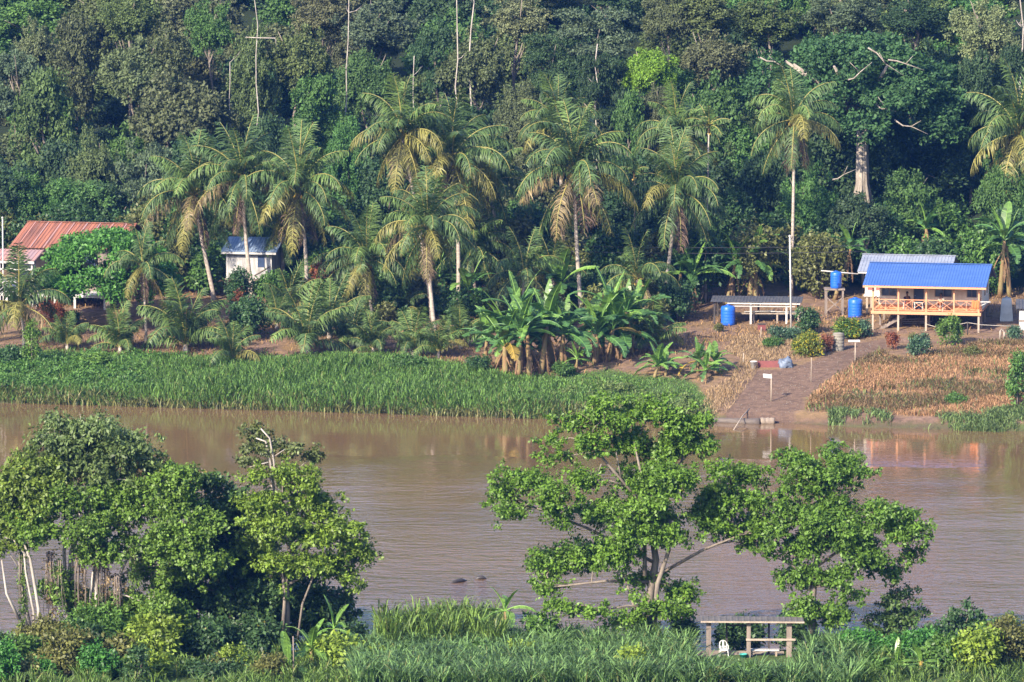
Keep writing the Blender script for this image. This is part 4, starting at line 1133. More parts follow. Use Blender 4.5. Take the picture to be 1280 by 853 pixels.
def plastic_chair(loc, rz, label):
    root = empty('plastic_chair', loc, rz, label, 'chair')
    mb = MB(); mb.box(-.22, -.22, .41, .22, .2, .44); mb.box(-.2, -.235, .36, .2, -.222, .41); mb.build('seat', M['plastic'], root)
    for sx in (-1, 1):
        for sy in (-1, 1):
            mb = MB(); mb.beam((sx * .24, sy * .23, 0), (sx * .2, sy * .19, .408), .045, .045); mb.build('leg', M['plastic'], root)
    mb = MB(); n = 9
    for i in range(n):          # rounded back: side stiles, top arch, two slots between three slats
        a0, a1 = math.pi * i / n, math.pi * (i + 1) / n
        mb.beam((-.2 * math.cos(a0), .22 + .05 * math.sin(a0), .68 + .2 * math.sin(a0)), (-.2 * math.cos(a1), .22 + .05 * math.sin(a1), .68 + .2 * math.sin(a1)), .05, .03)
    for x, w_ in ((-.2, .06), (0, .1), (.2, .06)): mb.beam((x, .2, .442), (x, .26 if x == 0 else .225, .86 if x == 0 else .69), w_, .025)
    mb.beam((-.2, .215, .52), (.2, .215, .52), .03, .08)
    mb.build('backrest', M['plastic'], root)
    for sx in (-1, 1):
        mb = MB(); mb.beam((sx * .235, -.2, .63), (sx * .215, .2, .66), .05, .025); mb.beam((sx * .235, -.2, .44), (sx * .235, -.2, .617), .04, .03); mb.build('armrest', M['plastic'], root)
    return root

# ------------------------------------------------------------------ blue-roofed stilt house
A = R(11)
hb = ground(1091, 413)
H1 = empty('stilt_house', hb, -A, 'blue-roofed cream house on stilts with an orange veranda railing', 'house')
def hground(x, y):            # ground height in the house's own frame
    return ztf(hb.x + x * math.cos(A) + y * math.sin(A), hb.y - x * math.sin(A) + y * math.cos(A)) - hb.z
DZ = 1.46; WX0, WX1, WY0, WY1 = .25, 7.95, 2.0, 7.4; EZ = DZ + 1.98; RZ = EZ + 1.25; RY = 3.9
for x in (0, 1.9, 3.98, 6.05, 7.9):
    mb = MB(); mb.box(x - .07, -.07, hground(x, 0) - .15, x + .07, .07, DZ - .18); mb.build('stilt', M['paletimber'], H1)
    mb = MB(); mb.box(x - .06, -.06, DZ + .003, x + .06, .06, EZ - .03); mb.build('veranda_post', M['peach'], H1)
for x in (.3, 1.9, 3.98, 6.05, 7.9):
    for y in (2.1, 4.7, 7.3):
        mb = MB(); mb.box(x - .08, y - .08, hground(x, y) - .15, x + .08, y + .08, DZ - .2); mb.build('stilt', M['timber'], H1)
mb = MB(); mb.box(-.12, -.14, DZ - .07, 8.05, 7.45, DZ)
mb.build('floor', M['orange'], H1)
mb = MB(); mb.box(-.15, -.165, DZ - .2, 8.08, -.142, DZ + .03); mb.build('floor_beam', M['peach'], H1)
mb = MB()
for y in (2.1, 4.7): mb.box(.0, y - .06, DZ - .2, 8, y + .06, DZ - .072)
mb.build('joist', M['darktimber'], H1)
# walls with real openings: front wall panels round the windows and the door
WIN = [(.45, 1.5, DZ + .98, EZ - .28), (4.45, 5.65, DZ + .98, EZ - .28), (6.85, 7.5, DZ + .98, EZ - .28)]
DOOR = (2.85, 3.55, DZ + .02, EZ - .22)
mb = MB(); x = WX0
for (a, b, z0, z1) in sorted(WIN + [DOOR]):
    mb.box(x, WY0, DZ + .002, a, WY0 + .08, EZ + .3)
    if z0 > DZ + .1: mb.box(a, WY0, DZ + .002, b, WY0 + .08, z0)
    mb.box(a, WY0, z1, b, WY0 + .08, EZ + .3); x = b
mb.box(x, WY0, DZ + .002, WX1, WY0 + .08, EZ + .3)
mb.box(WX0, WY0 + .082, DZ + .002, WX0 + .08, WY1, EZ + .02); mb.box(WX0 + .082, WY1 - .08, DZ + .002, WX1, WY1, EZ + .02)
mb.box(WX1 - .08, WY0 + .082, DZ - .15, WX1, WY1 - .082, EZ + .02)
for xx in (WX0 + .01, WX1 - .07):     # gables
    mb.add([(xx, 1.9, EZ + .02), (xx, WY1, EZ + .02), (xx, RY, RZ - .06), (xx + .06, 1.9, EZ + .02), (xx + .06, WY1, EZ + .02), (xx + .06, RY, RZ - .06)],
           [(0, 2, 1), (3, 4, 5), (0, 1, 4, 3), (1, 2, 5, 4), (2, 0, 3, 5)])
for i in range(31):                   # board joints standing proud
    xx = WX0 + .12 + i * .25
    if not any(a - .07 < xx < b + .07 for a, b, _, _ in WIN + [DOOR]): mb.box(xx - .012, WY0 - .012, DZ + .1, xx + .012, WY0 - .001, EZ + .1)
mb.build('wall', M['cream'], H1)
mb = MB(); mb.box(WX0 - .004, WY0 - .03, DZ + .004, DOOR[0] - .06, WY0 - .014, DZ + .3); mb.box(DOOR[1] + .06, WY0 - .03, DZ + .004, WX1, WY0 - .014, DZ + .3); mb.build('skirting_board', M['orange'], H1)
for (a, b, z0, z1) in WIN:
    mb = MB(); mb.box(a, WY0 + .03, z0, b, WY0 + .05, z1); wo = mb.build('window', M['glass'], H1)
    mb = MB()
    for p in ((a - .05, z0 - .05, b + .05, z0), (a - .05, z1, b + .05, z1 + .05), (a - .05, z0, a, z1), (b, z0, b + .05, z1), ((a + b) / 2 - .02, z0, (a + b) / 2 + .02, z1)):
        mb.box(p[0], WY0 - .02, p[1], p[2], WY0 + .028, p[3])
    mb.build('frame', M['timber'], wo)
mb = MB(); mb.box(DOOR[0], WY0 + .02, DOOR[2], DOOR[1], WY0 + .06, DOOR[3]); do = mb.build('door', M['door'], H1)
mb = MB(); mb.box(DOOR[0] - .05, WY0 - .02, DOOR[2], DOOR[0], WY0 + .02, DOOR[3]); mb.box(DOOR[1], WY0 - .02, DOOR[2], DOOR[1] + .05, WY0 + .02, DOOR[3]); mb.build('frame', M['timber'], do)
mb = MB(); mb.ball((DOOR[0] + .08, WY0 - .0, DZ + 1), .035, 8, 5); mb.build('handle', M['greyroof'], do)
mb = MB(); mb.box(WX1 + .001, 3.6, DZ + .9, WX1 + .02, 4.5, EZ - .35); mb.box(WX1 + .001, 5.6, DZ + .9, WX1 + .02, 6.3, EZ - .35); mb.build('window', M['glass'], H1)
# roof
mb = MB(); mb.corrugated((-.72, -.62, EZ), (8.5, -.62, EZ), (-.72, RY, RZ), .21, .03); mb.corrugated((8.5, 8.1, EZ - .1), (-.72, 8.1, EZ - .1), (8.5, RY + .02, RZ - .005), .21, .03)
rf = mb.build('roof', M['blueroof'], H1)
mb = MB(); mb.beam((-.74, RY, RZ + .035), (8.52, RY, RZ + .035), .34, .03); mb.build('ridge_cap', M['blueroof'], rf)
mb = MB(); mb.box(-.7, -.6, EZ - .17, 8.48, -.56, EZ - .02); mb.build('fascia', M['peach'], rf)
mb = MB()
for xx in (8.44, -.7): mb.beam((xx, -.55, EZ - .09), (xx, RY, RZ - .1), .04, .13); mb.beam((xx, 8.0, EZ - .17), (xx, RY + .05, RZ - .1), .04, .13)
mb.build('bargeboard', M['timber'], rf)
mb = MB(); mb.add([(-.1, .12, EZ - .03), (8.0, .12, EZ - .03), (8.0, .2, EZ - .03), (-.1, .2, EZ - .03), (-.1, .12, EZ + .1), (8, .12, EZ + .1), (8, .2, EZ + .1), (-.1, .2, EZ + .1)], [(3, 2, 1, 0), (4, 5, 6, 7), (0, 1, 5, 4), (1, 2, 6, 5), (2, 3, 7, 6), (3, 0, 4, 7)])
mb.build('eave_beam', M['peach'], rf)
# railing: rails and crossed braces, the two ends too
xs_ = (0, 1.9, 3.98, 6.05, 7.9)
rails = MB(); rails.beam((0, -.0, DZ + .88), (7.9, 0, DZ + .88), .07, .06); rails.beam((0, 0, DZ + .12), (7.9, 0, DZ + .12), .05, .05)
for xx in (0, 7.9): rails.beam((xx, .06, DZ + .88), (xx, WY0, DZ + .88), .06, .06); rails.beam((xx, .06, DZ + .12), (xx, WY0, DZ + .12), .05, .05)
rl = rails.build('railing', M['peach'], H1)
br = MB()
for a, b in zip(xs_[:-1], xs_[1:]):
    m_ = (a + b) / 2
    br.beam((m_, 0, DZ + .15), (m_, 0, DZ + .85), .04, .04)
    for u, v in ((a + .06, m_), (m_, b - .06)):
        br.beam((u, -.012, DZ + .15), (v, -.012, DZ + .84), .02, .035); br.beam((u, .014, DZ + .84), (v, .014, DZ + .15), .02, .035)
for xx in (0, 7.9):
    for u, v in ((.1, 1.), (1., 1.9)):
        br.beam((xx - .012, u, DZ + .15), (xx - .012, v, DZ + .84), .022, .055); br.beam((xx + .014, u, DZ + .84), (xx + .014, v, DZ + .15), .022, .055)
br.build('brace', M['peach'], rl)
mb = MB(); mb.box(8.0, .05, DZ + .8, 8.75, .35, DZ + .86); mb.beam((8.05, .2, DZ + .55), (8.6, .2, DZ + .8), .04, .04); mb.build('side_shelf', M['white'], H1)
# stair up under the left end of the veranda
st = MB(); n = 7
for i in range(n):
    u = (i + 1) / (n + .5); st.box(.25 + u * 2.1, .75, u * (DZ - .1) - .02, .25 + u * 2.1 + .3, 1.65, u * (DZ - .1) + .02)
sto = st.build('stair', M['paletimber'], H1)
mb = MB(); mb.beam((.3, .7, -.1), (2.6, .7, DZ - .18), .04, .2); mb.beam((.3, 1.7, -.1), (2.6, 1.7, DZ - .18), .04, .2); mb.build('stringer', M['timber'], sto)
HM = Matrix.Translation(hb) @ Matrix.Rotation(-A, 4, 'Z')
def on_house(x, y, z): return HM @ Vector((x, y, z))
fl = DZ + .002
plastic_chair(on_house(2.42, 1.25, fl), -A + .5, 'white plastic chair under the person in dark clothes on the veranda')
seated_person(on_house(2.42, 1.22, fl), -A + .5, 'person in a dark top and red shorts sitting on the left part of the veranda', M['shirtdark'], M['shortred'])
plastic_chair(on_house(5.0, .8, fl), -A - .3, 'white plastic chair under the person in pale top on the veranda')
seated_person(on_house(5.0, .77, fl), -A - .3, 'person in a pale top and orange shorts sitting behind the veranda railing below the window', M['shirtpale'], M['shortorange'], seat=.44)
mb = MB(); root = empty('small_table', on_house(3.3, 1.0, fl), -A, 'small white table in front of the navy door on the veranda', 'table')
mb.box(-.35, -.22, .56, .35, .22, .6); mb.build('tabletop', M['white'], root)
for sx in (-1, 1):
    for sy in (-1, 1): mb = MB(); mb.box(sx * .3 - .025, sy * .18 - .025, 0, sx * .3 + .025, sy * .18 + .025, .56); mb.build('leg', M['white'], root)
def cloth(px_loc, rz, w_, h_, mat, label, seed):
    g = rs(seed); n, m_ = 14, 8; V = []; Q = []
    for j in range(m_):
        for i in range(n):
            V.append((w_ * (i / (n - 1) - .5), .05 * math.sin(i * 1.3 + j * .3) * (j / m_) - .05, -h_ * j / (m_ - 1) + .03 * math.sin(i * .8)))
    for j in range(m_ - 1):
        for i in range(n - 1): Q.append((j * n + i, j * n + i + 1, (j + 1) * n + i + 1, (j + 1) * n + i))
    mb = MB(); mb.add(V, Q, 0, True); o = mb.build('cloth', mat); o.location = px_loc; o.rotation_euler = (0, 0, rz)
    md = o.modifiers.new('thick', 'SOLIDIFY'); md.thickness = .012
    return tag(o, label, 'cloth')
cloth(on_house(7.65, -.03, DZ + .94), -A, .55, .62, M['shortorange'], 'orange cloth hung over the right end of the veranda railing', 4)
root = empty('plank_pile', on_house(2.6, 2.6, hground(2.6, 2.6)), -A, 'pile of pale planks lying under the veranda floor', 'planks'); mb = MB(); g = rs(3)
for i in range(6): mb.beam((-.6 + g.uniform(-.3, .2), g.uniform(-.4, .4), .06 + .07 * i), (1.3 + g.uniform(-.3, .6), g.uniform(-.4, .4), .07 + .07 * i + g.uniform(0, .12)), .16, .04)
mb.build('plank', M['paletimber'], root)

# ------------------------------------------------------------------ grey-roofed annex behind
ab = ground(1081, 400, 340)
ab = Vector((at(1081, 397, 366.5).x, 366.5, 0)); ab.z = ztf(ab.x, ab.y)
H2 = empty('annex_house', ab, -A, 'older house with a grey sheet roof standing behind the blue-roofed house', 'house')
def px_z(py, Y, px=1100): return at(px, py, Y).z
fz = 1.5; ez = px_z(339, ab.y) - ab.z; rz_ = px_z(318, ab.y + 3.0) - ab.z
mb = MB(); mb.corrugated((-.55, -.5, ez), (6.6, -.5, ez), (-.55, 3.0, rz_), .25, .03); mb.corrugated((6.6, 6.5, ez), (-.55, 6.5, ez), (6.6, 3.02, rz_ - .004), .25, .03)
rf = mb.build('roof', M['greyroof'], H2)
mb = MB(); mb.beam((-.57, 3.0, rz_ + .035), (6.62, 3.0, rz_ + .035), .3, .03); mb.build('ridge_cap', M['greyroof'], rf)
mb = MB(); mb.box(-.5, -.46, ez - .14, 6.55, -.43, ez - .02); mb.build('fascia', M['white'], rf)
mb = MB(); mb.box(0, 0, fz, 6, .08, ez + .1); mb.box(0, .082, fz, .08, 5.9, ez + .05); mb.box(.082, 5.82, fz, 6, 5.9, ez + .05); mb.box(5.92, .082, fz, 6, 5.818, ez + .05)
mb.add([(.01, 0, ez + .102), (.01, 5.9, ez + .102), (.01, 3, rz_ - .06), (.07, 0, ez + .102), (.07, 5.9, ez + .102), (.07, 3, rz_ - .06)], [(0, 2, 1), (3, 4, 5), (0, 1, 4, 3), (1, 2, 5, 4), (2, 0, 3, 5)])
mb.build('wall', M['cream'], H2)
for a in (.2, .85):
    mb = MB(); mb.box(a, -.02, fz + .35, a + .5, -.003, fz + 1.3); wo = mb.build('window', M['curtain'], H2)
    mb = MB(); mb.box(a - .05, -.04, fz + 1.3, a + .55, -.003, fz + 1.35); mb.box(a - .05, -.04, fz + .3, a + .55, -.003, fz + .35); mb.box(a - .05, -.04, fz + .35, a, -.003, fz + 1.3); mb.box(a + .5, -.04, fz + .35, a + .55, -.003, fz + 1.3); mb.build('frame', M['white'], wo)
mb = MB(); mb.box(-.1, -.1, fz - .15, 6.1, 6, fz - .002); mb.build('floor', M['white'], H2)
for x in (.15, 1.1, 3, 5.8):
    for y in (.1, 3, 5.7): mb = MB(); mb.box(x - .08, y - .08, -.5, x + .08, y + .08, fz - .152); mb.build('stilt', M['paletimber'], H2)
mb = MB(); mb.tube([(-.55, .1, ez - .25), (-3.4, .1, ez - .05)], .05, 6); mb.build('gutter_pipe', M['white'], H2)

# ------------------------------------------------------------------ red-roofed house at left
rb = Vector((at(10, 392, 371.5).x, 371.5, 0)); rb.z = ztf(rb.x + 4, rb.y)
A3 = R(13)
H3 = empty('red_roofed_house', rb, -A3, 'house with a big rusty red sheet roof behind the round umbrella tree', 'house')
ez = px_z(309, rb.y, 20) - rb.z; rz_ = px_z(277, rb.y + 4.4, 40) - rb.z; fz = px_z(362, rb.y, 60) - rb.z
mb = MB(); mb.corrugated((.2, -.3, ez), (9.1, -.3, ez), (.2, 4.4, rz_), .3, .04); mb.corrugated((9.1, 9.1, ez), (.2, 9.1, ez), (9.1, 4.42, rz_ - .004), .3, .04)
rf = mb.build('roof', M['rust'], H3)
mb = MB(); mb.beam((.18, 4.4, rz_ + .045), (9.12, 4.4, rz_ + .045), .34, .03); mb.build('ridge_cap', M['rust'], rf)
for i in range(8):
    xx = .9 + i * 1.06; mb = MB(); mb.beam((xx, -.28, ez + .05), (xx, 4.3, rz_ + .02), .09, .035); mb.build('batten', M['rustgrey'], rf)
mb = MB(); mb.corrugated((-3, -2.6, ez - .75), (3.1, -2.6, ez - .75), (-3, -.32, ez - .12), .3, .04); pf = mb.build('porch_roof', M['rustgrey'], H3)
mb = MB(); mb.box(-3, -2.64, ez - .98, 3.05, -2.61, ez - .8); mb.box(-3, -2.5, ez - 1.5, 2.9, -2.45, ez - 1.38); mb.build('fascia', M['white'], pf)
for xx in (-2.8, .2, 2.8): mb = MB(); mb.box(xx - .06, -2.45, -.5, xx + .06, -2.33, ez - .8); mb.build('porch_post', M['white'], H3)
mb = MB(); mb.box(.6, .3, fz, 8.7, .4, ez + .1); mb.box(.6, .402, fz, .7, 8.5, ez); mb.box(8.6, .402, fz, 8.7, 8.5, ez); mb.box(.702, 8.4, fz, 8.598, 8.5, ez)
for xx in (.62, 8.62): mb.add([(xx, .3, ez + .102), (xx, 8.5, ez + .102), (xx, 4.4, rz_ - .08), (xx + .06, .3, ez + .102), (xx + .06, 8.5, ez + .102), (xx + .06, 4.4, rz_ - .08)], [(0, 2, 1), (3, 4, 5), (0, 1, 4, 3), (1, 2, 5, 4), (2, 0, 3, 5)])
mb.build('wall', M['timber'], H3)
for xx in (1, 3.6, 6): mb = MB(); mb.box(xx, .27, fz + .8, xx + 1.2, .298, ez - .5); mb.build('window', M['glass'], H3)
mb = MB(); mb.box(-3, -2.4, fz - .22, 8.8, 8.6, fz - .003); mb.build('floor', M['white'], H3)
for xx in (-2.7, .7, 3.2, 4.6, 6.2, 8.6):
    for y in (-2.3, .4, 4.4, 8.4): mb = MB(); mb.box(xx - .09, y - .09, -.8, xx + .09, y + .09, fz - .222); mb.build('stilt', M['white'] if y < 0 else M['paletimber'], H3)

# ------------------------------------------------------------------ small white house with a pale blue roof
wb = Vector((at(283, 372, 372).x, 372, 0)); wb.z = ztf(wb.x, wb.y)
H4 = empty('white_house', wb, -R(10), 'small white house with a pale blue roof half hidden by palm trunks', 'house')
ez = px_z(314, wb.y, 300) - wb.z; rz_ = px_z(296, wb.y + 2.2, 300) - wb.z; fz = px_z(348, wb.y, 300) - wb.z; W4 = 3.6
mb = MB(); mb.corrugated((-.3, -.5, ez), (W4 + .5, -.5, ez), (-.3, 2.2, rz_), .22, .03); mb.corrugated((W4 + .5, 4.9, ez), (-.3, 4.9, ez), (W4 + .5, 2.22, rz_ - .004), .22, .03)
rf = mb.build('roof', M['paleroof'], H4)
mb = MB(); mb.box(-.28, -.47, ez - .18, W4 + .45, -.44, ez - .02); mb.build('fascia', M['white'], rf)
mb = MB(); mb.box(0, 0, fz, W4, .08, ez + .1); mb.box(0, .082, fz, .08, 4.4, ez); mb.box(W4 - .08, .082, fz, W4, 4.4, ez); mb.box(.082, 4.32, fz, W4 - .082, 4.4, ez)
for xx in (.01, W4 - .07): mb.add([(xx, 0, ez + .102), (xx, 4.4, ez + .102), (xx, 2.2, rz_ - .08), (xx + .06, 0, ez + .102), (xx + .06, 4.4, ez + .102), (xx + .06, 2.2, rz_ - .08)], [(0, 2, 1), (3, 4, 5), (0, 1, 4, 3), (1, 2, 5, 4), (2, 0, 3, 5)])
mb.build('wall', M['dullwhite'], H4)
mb = MB(); mb.box(2.5, -.02, fz + .9, 3.05, -.003, ez - .35); mb.build('window', M['glass'], H4)
mb = MB(); mb.beam((2.2, -.05, fz + .25), (3.5, -.05, fz + 1.), .06, .06); mb.box(1.62, -.03, fz, 1.68, -.003, ez - .05); mb.build('brace', M['timber'], H4)
mb = MB(); mb.box(-.1, -.1, fz - .14, W4 + .1, 4.5, fz - .003); mb.build('floor', M['timber'], H4)
for xx in (.12, 1.8, W4 - .12):
    for y in (.1, 2.2, 4.3): mb = MB(); mb.box(xx - .08, y - .08, -.4, xx + .08, y + .08, fz - .142); mb.build('stilt', M['timber'], H4)

# ------------------------------------------------------------------ low open shelter with planks, drums, tanks
def low_shelter():
    b = ground(893, 405); root = empty('open_shelter', b, -R(6), 'long low open shelter with a thin dark flat roof on posts', 'shelter')
    s = ppm(b.y); Wd = 108 / s; zt_ = px_z(377, b.y, 940) - b.z
    gz = lambda x, y: ztf(b.x + x * math.cos(R(6)) + y * math.sin(R(6)), b.y - x * math.sin(R(6)) + y * math.cos(R(6))) - b.z
    mb = MB(); mb.corrugated((-.3, -.3, zt_), (Wd + .1, -.3, zt_), (-.3, 2.6, zt_ + .16), .25, .02); mb.build('roof', M['darkroof'], root)
    mb = MB(); mb.box(1.0, -.34, zt_ - .14, Wd, -.3, zt_ - .05); mb.build('fascia', M['white'], root)
    mb = MB(); mb.box(1.3, -.12, zt_ - .36, Wd - .4, -.06, zt_ - .27); mb.build('rail', M['white'], root)
    for x, y, mt in ((0, 0, 'darktimber'), (2.75, -.02, 'white'), (5.45, -.02, 'white'), (.1, 2.4, 'darktimber'), (3.2, 2.4, 'darktimber'), (6.2, 2.3, 'darktimber')):
        mb = MB(); mb.box(x - .07, y - .07, gz(x, y) - .15, x + .07, y + .07, zt_ - .03 + y * .05); mb.build('post', M[mt], root)
low_shelter()
def plank_rack():
    b = ground(945, 404); root = empty('plank_table', b, -R(6), 'low rack stacked with pale planks under the dark shelter roof', 'table')
    z = px_z(393, b.y, 960) - b.z
    for x in (-.2, 1.6, 3.2):
        for y in (0, .9): mb = MB(); mb.box(x - .06, y - .06, -.3, x + .06, y + .06, z); mb.build('leg', M['paletimber'], root)
    g = rs(2); mb = MB()
    for i in range(7):
        y = i * .16; mb.beam((-1.0 + g.uniform(-.3, .2), y, z + .03 + .012 * (i % 3)), (3.3 + g.uniform(-.2, .5), y + g.uniform(-.1, .1), z + .06 + .02 * i), .15, .05)
    mb.build('plank', M['paletimber'], root)
    mb = MB(); mb.beam((-.9, -.02, z + .2), (1.4, .2, z + .26), .3, .04); mb.beam((1.1, .1, z + .22), (3.6, .3, z + .17), .3, .05); mb.build('top_plank', M['white'], root)
plank_rack()
def tank(px, py, wpx, hpx, label, Y=None, z=None):
    if z is None: b = ground(px, py) if Y is None else Vector((at(px, py, Y).x, Y, ztf(at(px, py, Y).x, Y)))
    else: b = Vector((at(px, py, Y).x, Y, z))
    s = ppm(b.y); r = wpx / 2 / s; h = hpx / s
    root = empty('water_tank', b, 0, label, 'water tank')
    prof = [(r * .93, -.03), (r, .06)]
    for i in range(1, 6): prof += [(r, h * .88 * i / 6 - .05), (r * 1.03, h * .88 * i / 6), (r, h * .88 * i / 6 + .05)]
    prof += [(r, h * .86), (r * .92, h * .92), (r * .6, h * .965), (r * .3, h * .975)]
    mb = MB(); mb.lathe(prof, 24); mb.build('body', M['tank'], root)
    mb = MB(); mb.lathe([(r * .32, h * .97), (r * .33, h * 1.0), (r * .2, h * 1.02)], 16); mb.build('lid', M['tank'], root)
    return root
tank(910, 406, 18, 25, 'blue plastic water drum under the left end of the low shelter')
tank(1069, 397, 18, 25, 'blue water tank standing on the ground left of the grey-roofed house')
def tank_stand():
    Y = 366; b = Vector((at(1041, 398, Y).x, Y, 0)); b.z = ztf(b.x, Y)
    z = px_z(361, Y, 1041); root = empty('tank_stand', b, 0, 'wooden stand holding up the small blue tank', 'stand'); h = z - b.z - .002
    for x in (-.5, .75):
        for y in (0, 1): mb = MB(); mb.box(x - .07, y - .07, -.3, x + .07, y + .07, h - .12); mb.build('post', M['timber'], root)
    mb = MB(); mb.box(-.65, -.15, h - .12, .9, 1.15, h - .0); mb.build('platform', M['timber'], root)
    mb = MB(); mb.beam((-.5, -.08, .3), (.75, -.08, 1.4), .05, .08); mb.beam((-.5, -.1, 1.4), (.75, -.1, .3), .05, .08); mb.build('brace', M['timber'], root)
    tank(1045, 361, 14, 21, 'smaller blue water tank raised on a wooden stand', Y=Y + .45, z=z + .03)
tank_stand()
def jar():
    b = ground(1048, 438); s = ppm(b.y); r = 7.2 / s; h = 21 / s; root = empty('concrete_jar', b, 0, 'ribbed grey concrete water jar beside the dirt path', 'jar')
    prof = [(r * .95, -.1)]
    for i in range(5): prof += [(r, h * (i + .15) / 5), (r * 1.04, h * (i + .5) / 5), (r, h * (i + .85) / 5), (r * .95, h * (i + 1) / 5)]
    mb = MB(); mb.lathe(prof + [(r * .8, h), (r * .78, h - .3)], 24); mb.build('body', M['concrete'], root)
    mb = MB(); mb.lathe([(r * 1.0, h + .003), (r * 1.0, h + .04), (r * .3, h + .09)], 24); mb.build('lid', M['concrete'], root)
jar()
def cistern():
    Y = 362; b = Vector((at(1258, 398, Y).x, Y, 0)); b.z = ztf(b.x, Y); s = ppm(Y); h = 27 / s; w0, w1 = 8.4 / s, 6.2 / s
    root = empty('cistern', b, -.1, 'pale grey upright container in the shade right of the blue-roofed house', 'container')
    mb = MB(); z0 = .0
    mb.add([(-w0, 0, z0), (w0, 0, z0), (w0, .9, z0), (-w0, .9, z0), (-w1, .08, h), (w1, .08, h), (w1, .82, h), (-w1, .82, h), (-w1 * .8, .15, h + .12), (w1 * .8, .15, h + .12), (w1 * .8, .75, h + .12), (-w1 * .8, .75, h + .12)],
           [(3, 2, 1, 0), (0, 1, 5, 4), (1, 2, 6, 5), (2, 3, 7, 6), (3, 0, 4, 7), (4, 5, 9, 8), (5, 6, 10, 9), (6, 7, 11, 10), (7, 4, 8, 11), (8, 9, 10, 11)])
    mb.build('body', M['cistern'], root)
    mb = MB(); mb.lathe([(.16, h + .122), (.16, h + .19), (.1, h + .2)], 14, (0, .45, 0)); mb.build('cap', M['cistern'], root)
    mb = MB()
    for z in (.3, .65): mb.box(-w0 * (1 - z * .2) + .0, -.03 + .08 * z, h * z, w0 * (1 - z * .2), .0 + .08 * z, h * z + .05)
    mb.build('rib', M['cistern'], root)
cistern()
def edge_shed():
    Y = 358; b = Vector((at(1274, 406, Y).x, Y, 0)); b.z = ztf(b.x, Y); s = ppm(Y); root = empty('shed', b, -.1, 'little pale shed with a dark roof cut by the right edge of the photo', 'shed')
    h = 26 / s; mb = MB(); mb.box(0, 0, -.2, 3, 2.4, h); mb.build('wall', M['white'], root)
    mb = MB(); mb.corrugated((-.25, -.3, h + .1), (3.2, -.3, h + .1), (-.25, 2.7, h + .5), .25, .03); mb.build('roof', M['darkroof'], root)
    mb = MB(); mb.box(-.03, -.03, h * .42, 3.03, -.003, h * .5); mb.build('rail', M['timber'], root)
edge_shed()

# ------------------------------------------------------------------ poles, signs, fences, wires
def pole(px, py, top, wpx, label, mat, name='pole', Y=None, lean=0, knob=False, cat='pole'):
    b = ground(px, py) if Y is None else Vector((at(px, py, Y).x, Y, ztf(at(px, py, Y).x, Y)))
    h = px_z(top, b.y, px) - b.z; r = wpx / 2 / ppm(b.y); root = empty(name, b, 0, label, cat)
    mb = MB(); mb.tube([(0, 0, -.2), (lean * h * .5, 0, h * .5), (lean * h, 0, h)], [r, r * .9, r * .75], 8); mb.build('shaft', M[mat], root)
    mb = MB(); mb.ball((lean * h, 0, h + .03), r * 1.3, 8, 5); mb.build('finial', M[mat], root)
    return root
pole(989, 412, 296, 2.6, 'tall white flagpole without a flag in front of the low shelter', 'white', 'flagpole', lean=-.022, cat='flagpole')
pole(4, 345, 273, 2.2, 'thin pale pole at the left edge beside the rusty red roof', 'white', Y=364)
pole(1014, 478, 448, 1.1, 'thin bare stick standing in the bare path between the two little signs', 'paletimber', 'stick', cat='stick')
def sign(px, py, top, wpx, hpx, label, tilt, tee=False):
    b = ground(px, py); s = ppm(b.y); h = px_z(top, b.y, px) - b.z; root = empty('signpost', b, .1, label, 'sign')
    mb = MB(); mb.tube([(0, 0, -.2), (0, 0, h - .02)], .05, 7); mb.build('post', M['paletimber'], root)
    w_, k = wpx / 2 / s, hpx / s; o = -.28 if not tee else -.1
    mb = MB(); mb.add([(o - w_, -.09, h - k), (o + w_, -.09, h - k - tilt), (o + w_, -.055, h - k - tilt), (o - w_, -.055, h - k), (o - w_, -.02, h), (o + w_, -.02, h - tilt), (o + w_, .015, h - tilt), (o - w_, .015, h)],
                      [(3, 2, 1, 0), (4, 5, 6, 7), (0, 1, 5, 4), (1, 2, 6, 5), (2, 3, 7, 6), (3, 0, 4, 7)])
    mb.build('board', M['white'], root)
sign(964, 502, 467, 11, 5, 'little blank white board on a post near the waterline', .08)
sign(1069, 455, 425, 15, 2.5, 'narrow blank board on a post like a T beside the path', .0, True)
root = empty('rope_fence', on_house(6.6, -1.2, hground(6.6, -1.2)), -A, 'low dark post with a sagging pale rope under the veranda', 'fence')
mb = MB(); mb.tube([(.6, 0, -.2), (.6, 0, .95)], .05, 6); mb.build('post', M['darktimber'], root)
mb = MB(); mb.tube([(-2.6, .9, .62), (-1.8, .6, .45), (-.6, .3, .6), (.6, 0, .9), (1.6, .3, .72), (3.2, .8, .62), (4.4, 1.2, .6)], .022, 5); mb.build('rope', M['rope'], root)
for i, (px, h) in enumerate(((1250, .62), (1255, .55))):
    b = ground(px, 424); root = empty('stump', b, 0, ('taller' if i == 0 else 'shorter') + ' of two whitish stumps beside the small grey-green shrub', 'stump')
    mb = MB(); mb.tube([(0, 0, -.1), (.02, 0, h * .6), (0, 0, h)], [.09, .08, .07], 8); mb.build('trunk', M['palebark'], root)
    mb = MB(); mb.tube([(0, 0, h * .9), (-.12 if i else .14, 0, h + .14)], [.06, .04], 6); mb.build('branch', M['palebark'], root)
b = ground(182, 436); root = empty('stump', b, 0, 'dark cut stump on bare soil below the small drooping palm', 'stump'); mb = MB(); mb.tube([(0, 0, -.1), (.05, 0, .5), (.02, 0, 1.0)], [.17, .15, .14], 8); mb.build('trunk', M['darktimber'], root)
mb = MB(); b = ground(947, 459); e = ground(974, 459); d = e - b
mb.beam(b + Vector((0, 0, .2)), e + Vector((0, 0, .2)), .2, .5)
